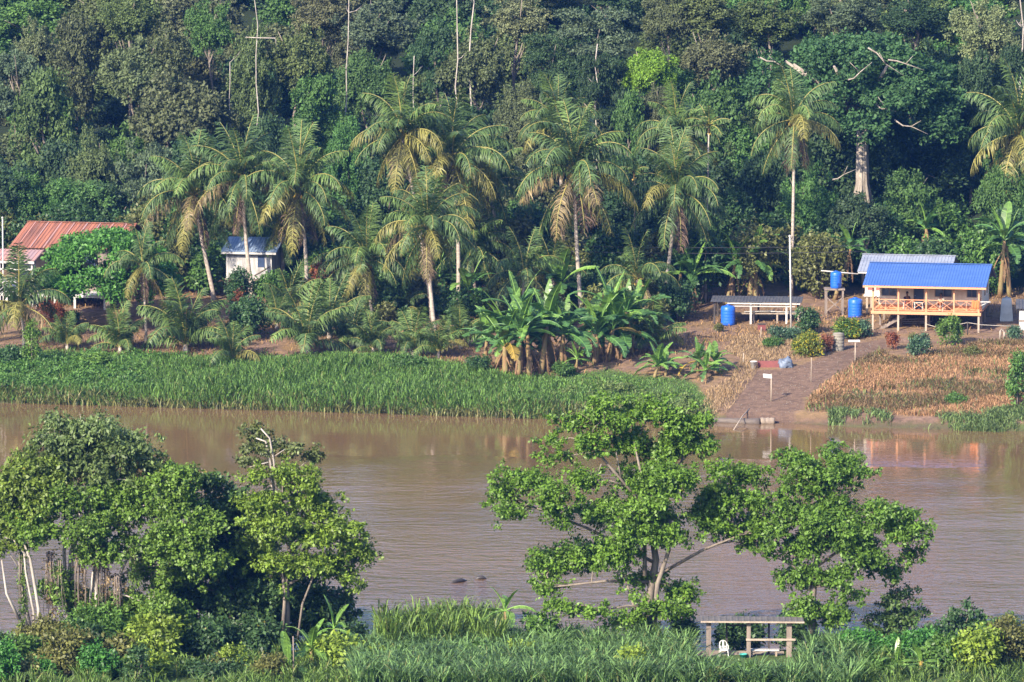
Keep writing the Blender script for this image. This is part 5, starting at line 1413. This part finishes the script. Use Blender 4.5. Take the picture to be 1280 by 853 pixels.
tag(mb.build('low_wall', M['maroon']), 'low maroon block wall at the top of the bare path', 'wall')
b = ground(942, 461); root = empty('bucket', b, .2, 'white bucket at the left end of the low maroon wall', 'bucket'); mb = MB(); mb.lathe([(.19, -.02), (.25, .5), (.265, .5), (.265, .54), (.235, .54), (.18, .05)], 16); mb.build('body', M['plastic'], root)
mb = MB(); mb.tube([(-.26, 0, .5), (-.2, -.1, .7), (0, -.14, .78), (.2, -.1, .7), (.26, 0, .5)], .012, 5); mb.build('handle', M['wire'], root)
b = ground(982, 459); g = rs(12); mb = MB(); mb.ball((0, 0, .22), (.55, .4, .42), 16, 10)
o = mb.build('tarpaulin_heap', M['tarp']); o.location = b
for v in o.data.vertices: v.co += Vector((g.normal(), g.normal(), g.normal())) * .06 + Vector((0, 0, .12 * math.sin(v.co.x * 9)))
tag(o, 'crumpled blue-grey tarpaulin heap at the right end of the low maroon wall', 'tarpaulin')
b = ground(952, 414); root = empty('crate', b, .2, 'small rust-brown box on the ground in front of the shelter', 'box')
mb = MB(); mb.box(-.26, -.2, -.02, .26, .2, .5); mb.build('body', M['maroon'], root); mb = MB(); mb.box(-.29, -.23, .502, .29, .23, .55); mb.build('lid', M['darktimber'], root)
for px, py, h in ((951, 424, .9), (929, 456, .85)):
    b = ground(px, py); mb = MB(); mb.tube([(0, 0, -.1), (.03, 0, h)], [.05, .04], 6); o = mb.build('stake', M['paletimber']); o.location = b
    tag(o, 'thin stake in the grass ' + ('below the low shelter' if px > 940 else 'above the tan grass left of the path'), 'stake')
# power lines strung across the grove
for k, (z0, z1, lb) in enumerate(((4.6, 4.9, 'upper'), (4.2, 4.45, 'lower'))):
    p = H4.location + Vector((3.6, 1, z0 + .6)); q = H2.location + Vector((.2, .6, z1 + .3)); pts = []
    for i in range(25):
        u = i / 24; v = p.lerp(q, u); v.z -= 1.3 * 4 * u * (1 - u) * .5; pts.append(v)
    mb = MB(); mb.tube(pts, .022, 5); tag(mb.build('power_line', M['wire']), lb + ' of two thin power lines strung from the white house to the grey-roofed house', 'cable')

# ------------------------------------------------------------------ at the waterline
def log(p0, p1, r0, r1, label, mat, cap, seed, group=None):
    g = rs(seed); p0 = Vector(p0); p1 = Vector(p1); c = (p0 + p1) / 2; root = empty('log', c, 0, label, 'log', group); n = 10
    pts = [p0.lerp(p1, i / n) - c + Vector((0, g.normal() * .02, g.normal() * .015)) for i in range(n + 1)]
    mb = MB(); mb.tube(pts, [r0 + (r1 - r0) * i / n for i in range(n + 1)], 12); mb.build('trunk', M[mat], root)
    d = (p1 - p0).normalized(); e = p1 - c; mb = MB(); mb.tube([e + d * .001, e + d * .02], [r1 * .93, r1 * .8], 12); mb.build('cut_end', M[cap], root)
x0, y0 = on_water(884, 527.5); x1, y1 = on_water(950, 530); log((x0, y0, .08), (x1, y1, .1), .24, .28, 'long grey log lying along the muddy waterline', 'log', 'log', 1)
x0, y0 = on_water(951.5, 529.5); x1, y1 = on_water(968, 529.5); log((x0, y0, .14), (x1, y1, .14), .27, .26, 'short pale log end right of the long grey log', 'palelog', 'palelog', 2)
x0, y0 = on_water(915, 539); x1, y1 = on_water(940, 521); mb = MB(); mb.tube([(x0, y0, -.1), ((x0 + x1) / 2, (y0 + y1) / 2, .5), (x1, y1, .75)], [.035, .04, .045], 6)
tag(mb.build('mooring_pole', M['paletimber']), 'pale pole slanting from the bank into the river', 'pole')
x0, y0 = on_water(1060, 528); x1, y1 = on_water(1150, 531); mb = MB(); mb.tube([(x0, y0 + 1.2, .62), ((x0 + x1) / 2, (y0 + y1) / 2 + 1.2, .66), (x1, y1 + 1.2, .6)], [.05, .07, .05], 6)
tag(mb.build('driftwood', M['palelog']), 'thin pale driftwood pole lying above the green bank grass', 'driftwood')
for (px, py, l, a, lb) in ((572, 728, 1.05, .62, 'dark slanting piece of driftwood floating in the river'), (600, 724, .75, .08, 'smaller dark piece of driftwood floating right of the slanting one')):
    x, y = on_water(px, py); mb = MB(); mb.tube([(-l * .5, -.3 * math.sin(a) * l * 3, -.05), (-l * .1, -.2 * math.sin(a), .06), (l * .2, .2 * math.sin(a), .09), (l * .5, .3 * math.sin(a) * l * 3, -.03)], [.05, .12, .12, .04], 8)
    o = mb.build('driftwood', M['darklog']); o.location = (x, y, 0); tag(o, lb, 'driftwood')
# ------------------------------------------------------------------ trees on the near bank
def near_tree(base, blobs, Y, label, col, seed, L=.172, bark='bark', r0=.2, fork=.45, extra=(), cover=.85, droop=.4, W=.62, depth=.3, name='riverside_tree', lead=None, thick=1., k=11, yellow=False, under=.5):
    """blobs: (px, py, rx, ry) seen extents; each gets its own depth round the trunk"""
    g = rs(seed); b = at(base[0], base[1], Y); b.z = ztf(b.x, Y); s = ppm(Y)
    root = empty(name, b, 0, label, 'tree')
    xs0 = [q[0] for q in blobs]; half = (max(xs0) - min(xs0)) / 2 / s + .5
    B = []
    for q in blobs:
        px, py, rx, ry = q[:4]
        dy = q[4] if len(q) > 4 else g.uniform(-1, .6) * half * depth
        p = at(px, py, Y + dy) - b; f = s / ppm(Y + dy)
        B.append((p.x, p.y, p.z, rx / s * f * .98, (rx + ry) * .5 / s * 1.1, ry / s * f * 1.0))
    sub = []
    for c in B:                         # break every mass into smaller tufts so the outline stays ragged
        n = max(7, int((c[3] * c[5]) ** .5 * 13))
        for i in range(5):                 # stray sprays
            d = unit(g.normal(size=3)); q = g.uniform(.95, 1.3); r = g.uniform(.1, .2) * (c[3] + c[5]) * .5
            sub.append((c[0] + d[0] * c[3] * q, c[1] + d[1] * c[4] * q, c[2] + d[2] * c[5] * q, r, r, r * .8))
        for i in range(n):
            d = unit(g.normal(size=3)); d[2] = d[2] * .8 + .12; q = g.uniform(.2, .9); r = g.uniform(.34, .6) * min(c[3], c[5]) * 1.1
            sub.append((c[0] + d[0] * c[3] * q, c[1] + d[1] * c[4] * q, c[2] + d[2] * c[5] * q, r * 1.15, r * 1.1, r * .8))
    v, t = leaf_cloud(g, sub, L, cover=cover, droop=droop, W=W, under=under, k=k, spread=.75, shell=(.35, 1.12))
    keep = v[:, :, 2].min(1) > .1
    link('crown', cloud_mesh('crown', v[keep], t[keep], M['leaf']), root, color=np.array(col))
    mb = MB()
    cx = sum(c[0] for c in B) / len(B); top = max(c[2] for c in B)
    ld = lead or (cx * .5, top * fork)
    fk = Vector((ld[0], g.normal() * .2, ld[1])); tip = Vector((cx, 0, top * .88))
    stem = [Vector((0, 0, -.2)), fk * .5 + Vector((g.normal() * .12, g.normal() * .1, 0)), fk, fk.lerp(tip, .5) + Vector((g.normal() * .2, g.normal() * .2, 0)), tip]
    mb.tube(stem, [r0 * 1.25, r0 * .9, r0 * .75, r0 * .45, r0 * .15], 9)
    far_ = sorted(range(len(B)), key=lambda i: -abs(B[i][0] - cx))
    mains = []
    for i in far_:                      # a few main limbs first, the rest branch off them
        if len(mains) < 6 and all((Vector(B[i][:3]) - Vector(B[j][:3])).length > half * .55 for j in mains): mains.append(i)
    limbs = [stem]
    for j in mains + [i for i in range(len(B)) if i not in mains]:
        c = B[j]; e = Vector(c[:3])
        if j in mains:
            u = min(.85, max(.4, e.z * .74 / top)); n = u * 4; i = min(3, int(n)); st = stem[i].lerp(stem[i + 1], n - i)
            if e.z < st.z: st = stem[1].lerp(stem[2], .5)
        else:
            best = None
            for lb in limbs:
                for i in range(len(lb) - 1):
                    for q in (.25, .6, .9):
                        w_ = lb[i].lerp(lb[i + 1], q); dd = (w_ - e).length + (3 if w_.z > e.z + .3 else 0)
                        if (best is None or dd < best[0]) and w_.z > min(top * .36, e.z * .75): best = (dd, w_)
            st = best[1]
        m1 = st.lerp(e, .45) + Vector((g.normal() * .15, g.normal() * .15, .2)); ln = (e - st).length
        rr = min(r0 * .4, .02 + .015 * ln) * thick
        mb.tube([st, m1, e], [rr, rr * .75, rr * .35], 6); limbs.append([st, m1, e])
        for _ in range(3):
            d = Vector(tuple(unit(g.normal(size=3)))); mb.tube([m1.lerp(e, .6), e + Vector((d.x * c[3] * .5, d.y * c[4] * .5, d.z * c[5] * .5)), e + Vector((d.x * c[3] * .85, d.y * c[4] * .85, abs(d.z) * c[5] * .8))], [rr * .4, rr * .28, rr * .12], 4)
    for (pts, r) in extra:              # limbs the photo shows bare
        P = [at(p[0], p[1], Y + (p[2] if len(p) > 2 else -.6)) - b for p in pts]
        mb.tube(P, [r * (1 - .5 * i / (len(P) - 1)) for i in range(len(P))], 7)
    mb.build('trunk', M[bark], root)
    return root

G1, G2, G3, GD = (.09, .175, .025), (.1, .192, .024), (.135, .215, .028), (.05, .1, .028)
near_tree((812, 812), [(760, 522, 46, 22), (812, 515, 46, 22), (852, 532, 38, 24), (716, 530, 28, 16), (690, 552, 20, 10), (735, 556, 36, 18), (785, 556, 40, 22),
                       (838, 562, 44, 24), (868, 552, 26, 20), (700, 572, 26, 13), (655, 598, 42, 22), (627, 618, 26, 20), (640, 640, 40, 16), (690, 622, 36, 20),
                       (732, 600, 30, 20), (706, 648, 40, 18), (800, 606, 44, 25), (850, 602, 40, 22), (752, 640, 40, 22), (812, 650, 46, 22), (690, 708, 34, 24),
                       (732, 700, 44, 26), (682, 735, 26, 14), (772, 690, 42, 25), (898, 622, 44, 26), (935, 598, 26, 20), (880, 650, 40, 20), (922, 662, 40, 22),
                       (905, 585, 34, 13), (852, 745, 34, 19), (822, 765, 34, 18), (780, 778, 38, 18), (745, 765, 24, 14), (800, 728, 34, 16), (700, 760, 20, 14), (800, 640, 38, 26, -1.5), (838, 668, 34, 20, -1.3), (782, 668, 34, 20, -1.4), (822, 596, 34, 24, -1.2), (850, 770, 22, 16), (948, 630, 26, 20), (958, 656, 24, 16), (936, 682, 22, 12)],
          240, 'large spreading leafy tree in the middle of the near bank', G2, 301, bark='bark', r0=.24, lead=(.3, 4.6),
          extra=[([(816, 800), (822, 730), (836, 688), (838, 650)], .15), ([(797, 800), (793, 760), (782, 725), (770, 716)], .09), ([(782, 727), (776, 712)], .05), ([(806, 720), (806, 680), (803, 640)], .12), ([(752, 580), (748, 590)], .05), ([(776, 596), (770, 565)], .06)])
near_tree((1018, 800), [(1000, 580, 38, 20), (1050, 574, 38, 20), (1076, 590, 20, 14), (1022, 608, 42, 20), (988, 640, 26, 20), (1040, 640, 42, 22), (1000, 682, 32, 25),
                        (1052, 682, 42, 25), (1102, 650, 38, 25), (1132, 664, 26, 24), (1140, 694, 14, 14), (1086, 698, 36, 22), (1112, 714, 24, 15), (1000, 722, 24, 24),
                        (1042, 722, 36, 20), (1064, 742, 20, 12), (1008, 762, 28, 22), (1042, 772, 26, 20), (972, 662, 22, 18), (958, 690, 16, 10), (984, 608, 14, 14), (1030, 655, 44, 30, -.8), (1072, 672, 36, 22, -.8), (1030, 600, 46, 22)],
          239, 'leafy tree behind the wooden hut, right of the large spreading tree', (.09, .175, .026), 302, bark='bark', r0=.22, lead=(.0, 4.))
near_tree((90, 812), [(105, 540, 60, 28), (70, 556, 40, 26), (152, 560, 44, 30), (188, 588, 34, 22), (108, 578, 70, 28), (60, 590, 38, 26), (130, 598, 50, 22)],
          238.6, 'tall tree with a dense dark-topped dome crown at the left of the near bank', (.1, .15, .05), 303, L=.22, bark='whitebark', r0=.17, lead=(.05, 5.), W=.5, droop=.7, depth=.25,
          extra=[([(88, 810), (82, 740), (80, 690), (84, 640)], .13), ([(96, 810), (91, 740), (90, 690), (98, 650)], .1)])
near_tree((124, 815), [(88, 628, 52, 32), (150, 638, 52, 34), (202, 628, 42, 32), (132, 690, 52, 22), (188, 682, 46, 30), (238, 662, 38, 28), (222, 606, 26, 24), (215, 720, 46, 22), (180, 716, 30, 16), (246, 700, 40, 26), (40, 660, 36, 28), (110, 665, 40, 24), (72, 738, 24, 26), (112, 752, 26, 24), (152, 756, 28, 24), (192, 758, 34, 26)],
          237.6, 'leafy vine-draped tree with several pale stems below the dome crown', (.1, .18, .028), 304, bark='whitebark', r0=.15, lead=(-.2, 4.2), depth=.3,
          extra=[([(123, 800), (120, 745), (124, 690), (130, 650)], .1), ([(142, 735), (158, 700), (172, 682), (190, 676)], .09), ([(150, 690), (128, 692), (122, 700)], .05), ([(112, 800), (113, 745), (116, 715)], .08)])
near_tree((44, 818), [(22, 605, 30, 34), (42, 590, 30, 24), (18, 650, 34, 30), (50, 620, 40, 26), (8, 680, 18, 14), (-12, 630, 30, 40)],
          237., 'tree leaning left with bare forked white stems at the left edge of the near bank', (.12, .18, .03), 305, bark='whitebark', r0=.13, lead=(-.7, 4.6),
          extra=[([(50, 815), (48, 760), (38, 700), (28, 675), (5, 672)], .1), ([(43, 810), (42, 765), (32, 715), (30, 690)], .075), ([(38, 700), (20, 680), (14, 668)], .06), ([(24, 775), (8, 742), (2, 700)], .08)])
near_tree((290, 815), [(258, 602, 20, 10), (276, 612, 26, 11), (252, 640, 34, 24), (290, 640, 36, 30), (240, 690, 44, 34), (286, 700, 50, 44), (250, 750, 56, 36), (312, 752, 40, 40), (220, 740, 30, 24), (280, 790, 60, 22), (330, 730, 40, 40, 1.2), (372, 752, 44, 36, 1.4), (410, 772, 40, 22, 1.2), (320, 785, 50, 24), (360, 795, 50, 20, .6), (425, 750, 24, 16, 1.4)],  # GD leaf colour paints shade, including the bright tree's dark underside
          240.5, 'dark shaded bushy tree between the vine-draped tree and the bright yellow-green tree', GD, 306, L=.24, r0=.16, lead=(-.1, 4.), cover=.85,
          extra=[([(258, 640, .5), (255, 600, .5), (252, 585, .5)], .05), ([(256, 604, .5), (240, 597, .5)], .03)])
near_tree((355, 815), [(352, 596, 50, 18), (385, 602, 28, 20), (325, 628, 40, 22), (370, 628, 50, 22), (405, 640, 34, 18), (340, 660, 40, 24), (390, 672, 44, 24), (432, 664, 26, 22),
                       (446, 694, 22, 24), (412, 706, 38, 22), (360, 706, 44, 24), (322, 690, 34, 22), (436, 724, 20, 12)],
          239, 'bright yellow-green sunlit tree right of the dark shaded one', G3, 307, r0=.2, lead=(.1, 4.2), depth=.35,
          extra=[([(372, 800), (378, 755), (392, 720), (405, 700)], .07), ([(352, 810), (356, 750), (352, 700)], .12)])
near_tree((338, 812), [(322, 540, 22, 9), (340, 552, 26, 10), (368, 560, 28, 8), (392, 570, 14, 5), (312, 578, 20, 5), (330, 560, 18, 6), (316, 560, 14, 5)],
          240.2, 'spindly tree with bare white branches poking out above the bright yellow-green tree', (.1, .13, .045), 308, L=.18, bark='whitebark', r0=.11, lead=(.1, 7.), cover=.4,
          extra=[([(346, 640, -.9), (338, 578, -.9), (332, 552, -.9), (320, 548, -.9)], .075), ([(348, 610, -1), (341, 570, -1), (337, 548, -1), (326, 536, -.9)], .065), ([(336, 578, -.9), (312, 584, -.9)], .04), ([(341, 572, -.9), (356, 562, -.9)], .04)], thick=.7)
near_tree((1121, 806), [(1120, 752, 30, 16), (1105, 775, 24, 16), (1136, 774, 26, 18), (1095, 790, 16, 12), (1122, 792, 24, 12)], 239.5,
          'small open-crowned sapling at the waterside right of the hut', (.06, .11, .03), 309, r0=.08, lead=(.1, 1.2), cover=.7)
near_tree((1202, 812), [(1205, 768, 20, 12), (1190, 782, 22, 14), (1218, 785, 24, 14), (1205, 800, 34, 14)], 238.5,
          'small dark green pointed tree at the waterside near the right edge', (.045, .095, .035), 310, r0=.07, lead=(0, .9))

# hanging creepers and dead vine curtains on the left trees
g = rs(91)
for i, (px, p0, p1, w_, cl) in enumerate(((62, 690, 800, 12, 'tan'), (100, 690, 790, 16, 'tan'), (128, 680, 790, 16, 'tan'), (26, 690, 790, 6, 'green'), (168, 690, 735, 4, 'green'), (146, 720, 800, 14, 'tan'), (74, 700, 790, 8, 'green'))):
    Y = 236.9 - .06 * i; a = at(px, p0, Y); zz = at(px, p1, Y).z; n = w_ * 5; root = empty('vine', Vector((a.x, Y, zz)), 0,
        '%s on the left trees, %s' % ('brown dead vine curtain' if cl == 'tan' else 'leafy green creeper', ('leftmost of the brown curtains', 'broad one between the two pale stem groups', 'one on the vine-draped tree', 'thin strand at the far left', 'thin strand at the right', 'rightmost of the brown curtains', 'middle strand')[i]), 'vine')
    hw = w_ / 2 / ppm(Y); H = a.z - zz; mb = MB()
    for k in range(max(4, w_)):
        x = g.uniform(-hw, hw); y = g.uniform(-.25, .25); L = H * g.uniform(.5, 1)
        mb.tube([(x * .6, y, H), (x, y + g.normal() * .08, H - L * .5), (x + g.normal() * .08, y, H - L)], [.022, .02, .012], 4)
    mb.build('strand', M['timber'] if cl == 'tan' else M['bark'], root)
    B = [(g.uniform(-hw, hw), g.uniform(-.2, .2), H * q, .16, .16, .4) for q in np.linspace(.08, .95, 10)]
    v, t = leaf_cloud(g, B, .15, cover=.35 if cl == 'tan' else .9, droop=.9)
    link('leaves', cloud_mesh('leaves', v, t, M['leaf']), root, color=(.17, .125, .065) if cl == 'tan' else (.09, .15, .03))

# ------------------------------------------------------------------ shrubs and banana plants on the near bank
BUSH.update(lit=(.17, .25, .035), mid=(.075, .155, .03), vine=(.055, .17, .03), dusk=(.04, .085, .03), warm=(.12, .13, .04))  # lit and dusk put sun and shade into the leaf colour
NB = [
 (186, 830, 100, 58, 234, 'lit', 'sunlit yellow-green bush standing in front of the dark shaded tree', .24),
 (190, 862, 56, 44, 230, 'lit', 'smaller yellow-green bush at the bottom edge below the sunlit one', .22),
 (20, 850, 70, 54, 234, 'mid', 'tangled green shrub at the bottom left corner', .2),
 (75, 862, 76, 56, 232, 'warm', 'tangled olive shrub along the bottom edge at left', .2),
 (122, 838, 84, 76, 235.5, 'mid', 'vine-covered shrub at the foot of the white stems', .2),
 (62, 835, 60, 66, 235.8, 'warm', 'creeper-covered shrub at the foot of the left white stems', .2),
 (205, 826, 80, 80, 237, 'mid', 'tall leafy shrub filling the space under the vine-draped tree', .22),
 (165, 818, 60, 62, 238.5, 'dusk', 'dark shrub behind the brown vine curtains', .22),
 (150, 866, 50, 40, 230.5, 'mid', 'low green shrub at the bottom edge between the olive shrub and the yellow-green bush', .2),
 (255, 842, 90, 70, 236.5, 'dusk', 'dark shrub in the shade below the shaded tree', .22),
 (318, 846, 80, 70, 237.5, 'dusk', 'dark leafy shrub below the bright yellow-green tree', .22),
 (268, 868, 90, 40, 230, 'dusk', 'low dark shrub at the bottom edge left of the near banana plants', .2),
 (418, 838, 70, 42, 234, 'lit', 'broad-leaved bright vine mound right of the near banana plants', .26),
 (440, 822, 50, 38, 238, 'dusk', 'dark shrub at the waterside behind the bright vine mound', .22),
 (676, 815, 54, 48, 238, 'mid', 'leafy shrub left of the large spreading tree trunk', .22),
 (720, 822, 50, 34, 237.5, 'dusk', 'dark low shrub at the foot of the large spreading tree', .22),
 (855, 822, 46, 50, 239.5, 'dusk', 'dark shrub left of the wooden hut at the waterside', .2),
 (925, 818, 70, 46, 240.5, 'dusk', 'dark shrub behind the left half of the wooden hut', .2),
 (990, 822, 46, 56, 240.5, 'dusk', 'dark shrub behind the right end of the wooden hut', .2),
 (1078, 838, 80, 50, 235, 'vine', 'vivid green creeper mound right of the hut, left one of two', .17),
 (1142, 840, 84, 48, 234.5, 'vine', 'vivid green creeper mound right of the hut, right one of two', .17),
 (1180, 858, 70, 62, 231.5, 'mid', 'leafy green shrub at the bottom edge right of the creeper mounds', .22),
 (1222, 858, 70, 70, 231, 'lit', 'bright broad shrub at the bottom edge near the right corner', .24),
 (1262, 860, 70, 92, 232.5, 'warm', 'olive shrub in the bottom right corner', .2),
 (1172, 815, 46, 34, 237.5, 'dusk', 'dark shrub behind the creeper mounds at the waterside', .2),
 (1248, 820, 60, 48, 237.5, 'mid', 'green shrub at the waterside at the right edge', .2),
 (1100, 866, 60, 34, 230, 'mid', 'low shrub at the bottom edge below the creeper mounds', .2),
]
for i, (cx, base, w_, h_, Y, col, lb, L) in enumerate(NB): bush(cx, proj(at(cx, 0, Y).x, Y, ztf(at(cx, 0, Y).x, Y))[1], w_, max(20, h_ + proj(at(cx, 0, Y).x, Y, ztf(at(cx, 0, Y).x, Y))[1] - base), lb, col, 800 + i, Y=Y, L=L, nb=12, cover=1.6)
for px, Y, h, s, lb, sd in ((386, 233.5, .9, .8, 'banana plant with one big upright leaf at the foot of the bright yellow-green tree', 1), (412, 236, 1.5, .7, 'banana plant behind the bright vine mound', 2), (358, 230.5, .6, .75, 'low banana plant at the bottom edge beside a thin stake', 3),
                           (632, 237.5, 2.1, .75, 'banana plant with a torn leaf left of the large spreading tree', 4), (1128, 230, .5, .6, 'small banana plant at the bottom edge below the creeper mounds', 5), (1160, 229.5, .6, .55, 'small pale-leaved banana plant at the bottom edge under the green shrub', 6)):
    p = at(px, 0, Y); banana(Vector((p.x, Y, ztf(p.x, Y))), h, s, lb, 900 + sd, nl=7, dead=1, light=.8)
for i in range(26):
    px = g.uniform(-15, 345); Y = g.uniform(227.5, 237); p = at(px, 0, Y); z = ztf(p.x, Y)
    bush(px, proj(p.x, Y, z)[1], g.uniform(34, 76), g.uniform(24, 60), 'small mixed shrub in the dense undergrowth at the bottom left', ('mid', 'warm', 'vine', 'dusk', 'mid', 'lit')[g.randint(6)], 850 + i, Y=Y, L=g.uniform(.15, .26), group='small mixed undergrowth shrubs at the bottom left', nb=10, cover=1.3)
for i in range(13):
    px = 455 + 600 * (i + g.rand()) / 13; Y = g.uniform(226.5, 235)
    if 850 < px < 1005: Y = g.uniform(224.5, 226)
    p = at(px, 0, Y); z = ztf(p.x, Y)
    bush(px, proj(p.x, Y, z)[1], g.uniform(26, 54), g.uniform(26, 44), 'small shrub standing in the sword grass of the foreground', ('mid', 'warm', 'dusk', 'mid', 'lit')[g.randint(5)], 890 + i, Y=Y, L=g.uniform(.15, .22), group='small shrubs in the foreground sword grass', nb=9, cover=1.2)
# tall cane and sword grass
g = rs(23)
def tufts(n, x0, x1, y0, y1, keep, per, h, w_, lean, curl, name, label, col, mat='reed'):
    x = g.uniform(x0, x1, n); y = g.uniform(y0, y1, n); z = zt(x, y); px, py = proj(x, y, z); k = keep(px, y); x, y, z = x[k], y[k], z[k]
    m_ = len(x); P = np.repeat(np.stack([x, y, z - .03], 1), per, 0) + np.concatenate([g.normal(size=(m_ * per, 2)) * .12, np.zeros((m_ * per, 1))], 1)
    hh = np.repeat(g.uniform(.7, 1.15, m_), per) * h * g.uniform(.6, 1.1, m_ * per)
    tag(link(name, blade_mesh(name, [blades(g, P, hh, w_, lean, curl)], M[mat]), color=col), label, 'grass', kind='stuff')
tufts(1500, -10, 26, 224, 239, lambda px, y: (px > 445) & (px < 1075) & ~((px > 862) & (px < 1000) & (y > 227.5)), 30, 1.5, .055, .45, .6, 'sword_grass', 'tall grey-green sword grass filling the foreground below the hut', (.11, .2, .07))
tufts(330, -9, 3, 235, 241.5, lambda px, y: (px > 470) & (px < 632) & (g.rand(len(px)) < np.interp(px, [470, 520, 560, 600, 640], [.3, 1, 1, .9, .3])), 30, 2.5, .06, .2, .45, 'cane_grass', 'taller bright green cane grass clump at the waterside', (.12, .2, .045))
tufts(900, -26, 26, 224, 241, lambda px, y: ((px < 450) | (px > 1075)), 18, .9, .05, .4, .6, 'undergrowth', 'low green undergrowth between the near shrubs', (.1, .17, .04))
# bare twigs and stakes
b = at(362, 0, 229.5); b.z = ztf(b.x, 229.5); mb = MB(); mb.tube([(0, 0, -.1), (.02, 0, 1.1), (0, 0, 2.1)], [.04, .035, .03], 6); o = mb.build('stake', M['timber']); o.location = b
tag(o, 'thin upright stake beside the low banana plant at the bottom edge', 'stake')

# ------------------------------------------------------------------ wooden waterside hut
def hut():
    Y = 236.2; b = at(882, 0, Y); zf = at(882, 822, Y).z; b.z = zf; s = ppm(Y); root = empty('wooden_hut', b, -R(2), 'open wooden hut with a flat grey roof on three thick posts at the near waterside', 'hut')
    g_ = lambda x, y: ztf(b.x + x, b.y + y) - b.z
    hz = at(882, 774.5, Y).z - zf; Wd = 128 / s
    mb = MB(); mb.corrugated((-.25, -.4, hz), (Wd + .0, -.4, hz - .02), (-.25, 1.15, hz - .03), .3, .015); mb.build('roof', M['slate'], root)
    mb = MB(); mb.box(-.1, -.42, hz - .09, Wd + .02, -.37, hz - .012); mb.build('fascia', M['paletimber'], root)
    for x, w_ in ((.3, .12), (2.28, .1), (4.28, .13)):
        mb = MB(); mb.box(x - w_, -.1, g_(x, 0) - .2, x + w_, .1, hz - .03); mb.build('post', M['timber'], root)
    for x in (1.2, 2.3, 3.3):
        mb = MB(); mb.box(x - .05, 1.0, g_(x, 1.1) - .3, x + .05, 1.1, hz - .04); mb.build('back_post', M['darktimber'], root)
    mb = MB(); mb.beam((2.15, -.14, hz - .98), (4.6, -.14, hz - .96), .06, .1); mb.build('rail', M['paletimber'], root)
    mb = MB(); mb.beam((1.2, .96, hz - .45), (2.3, .96, hz - .45), .06, .08); mb.build('back_rail', M['darktimber'], root)
    mb = MB()
    for i in range(14): mb.box(-.55 + .02 * (i % 3), -.75 + i * .19, -.05, 4.0 + .06 * (i % 2), -.57 + i * .19, 0)
    mb.build('floor', M['paletimber'], root)
    mb = MB(); mb.box(-.5, -.77, -.2, 3.95, -.7, -.052); mb.box(-.5, 1.7, -.2, 3.95, 1.77, -.052); mb.build('floor_beam', M['timber'], root)
    for x in (-.3, 1.7, 3.7): mb = MB(); mb.box(x - .06, -.69, g_(x, -.7) - .2, x + .06, -.58, -.052); mb.build('floor_post', M['timber'], root)
    T = Matrix.Translation(b) @ Matrix.Rotation(-R(2), 4, 'Z')
    ch = plastic_chair(T @ Vector((1.05, .3, .002)), .1, 'white plastic chair on the floor of the wooden hut')
    ch.scale = (.88,) * 3
    bench = empty('bench', T @ Vector((3.05, .4, .002)), -R(2), 'low pale plank bench in the right half of the wooden hut', 'bench')
    mb = MB(); mb.box(-.75, -.2, .3, .75, .2, .36); mb.build('seat', M['white'], bench)
    for x in (-.6, .6): mb = MB(); mb.box(x - .05, -.17, 0, x + .05, .17, .298); mb.build('leg', M['paletimber'], bench)
    bk = empty('basin', T @ Vector((2.02, -.2, .002)), 0, 'small teal basin beside the middle post of the hut', 'basin')
    mb = MB(); mb.lathe([(.13, 0), (.19, .2), (.205, .2), (.205, .23), (.175, .23), (.12, .03)], 16); mb.build('body', M['teal'], bk)
hut()
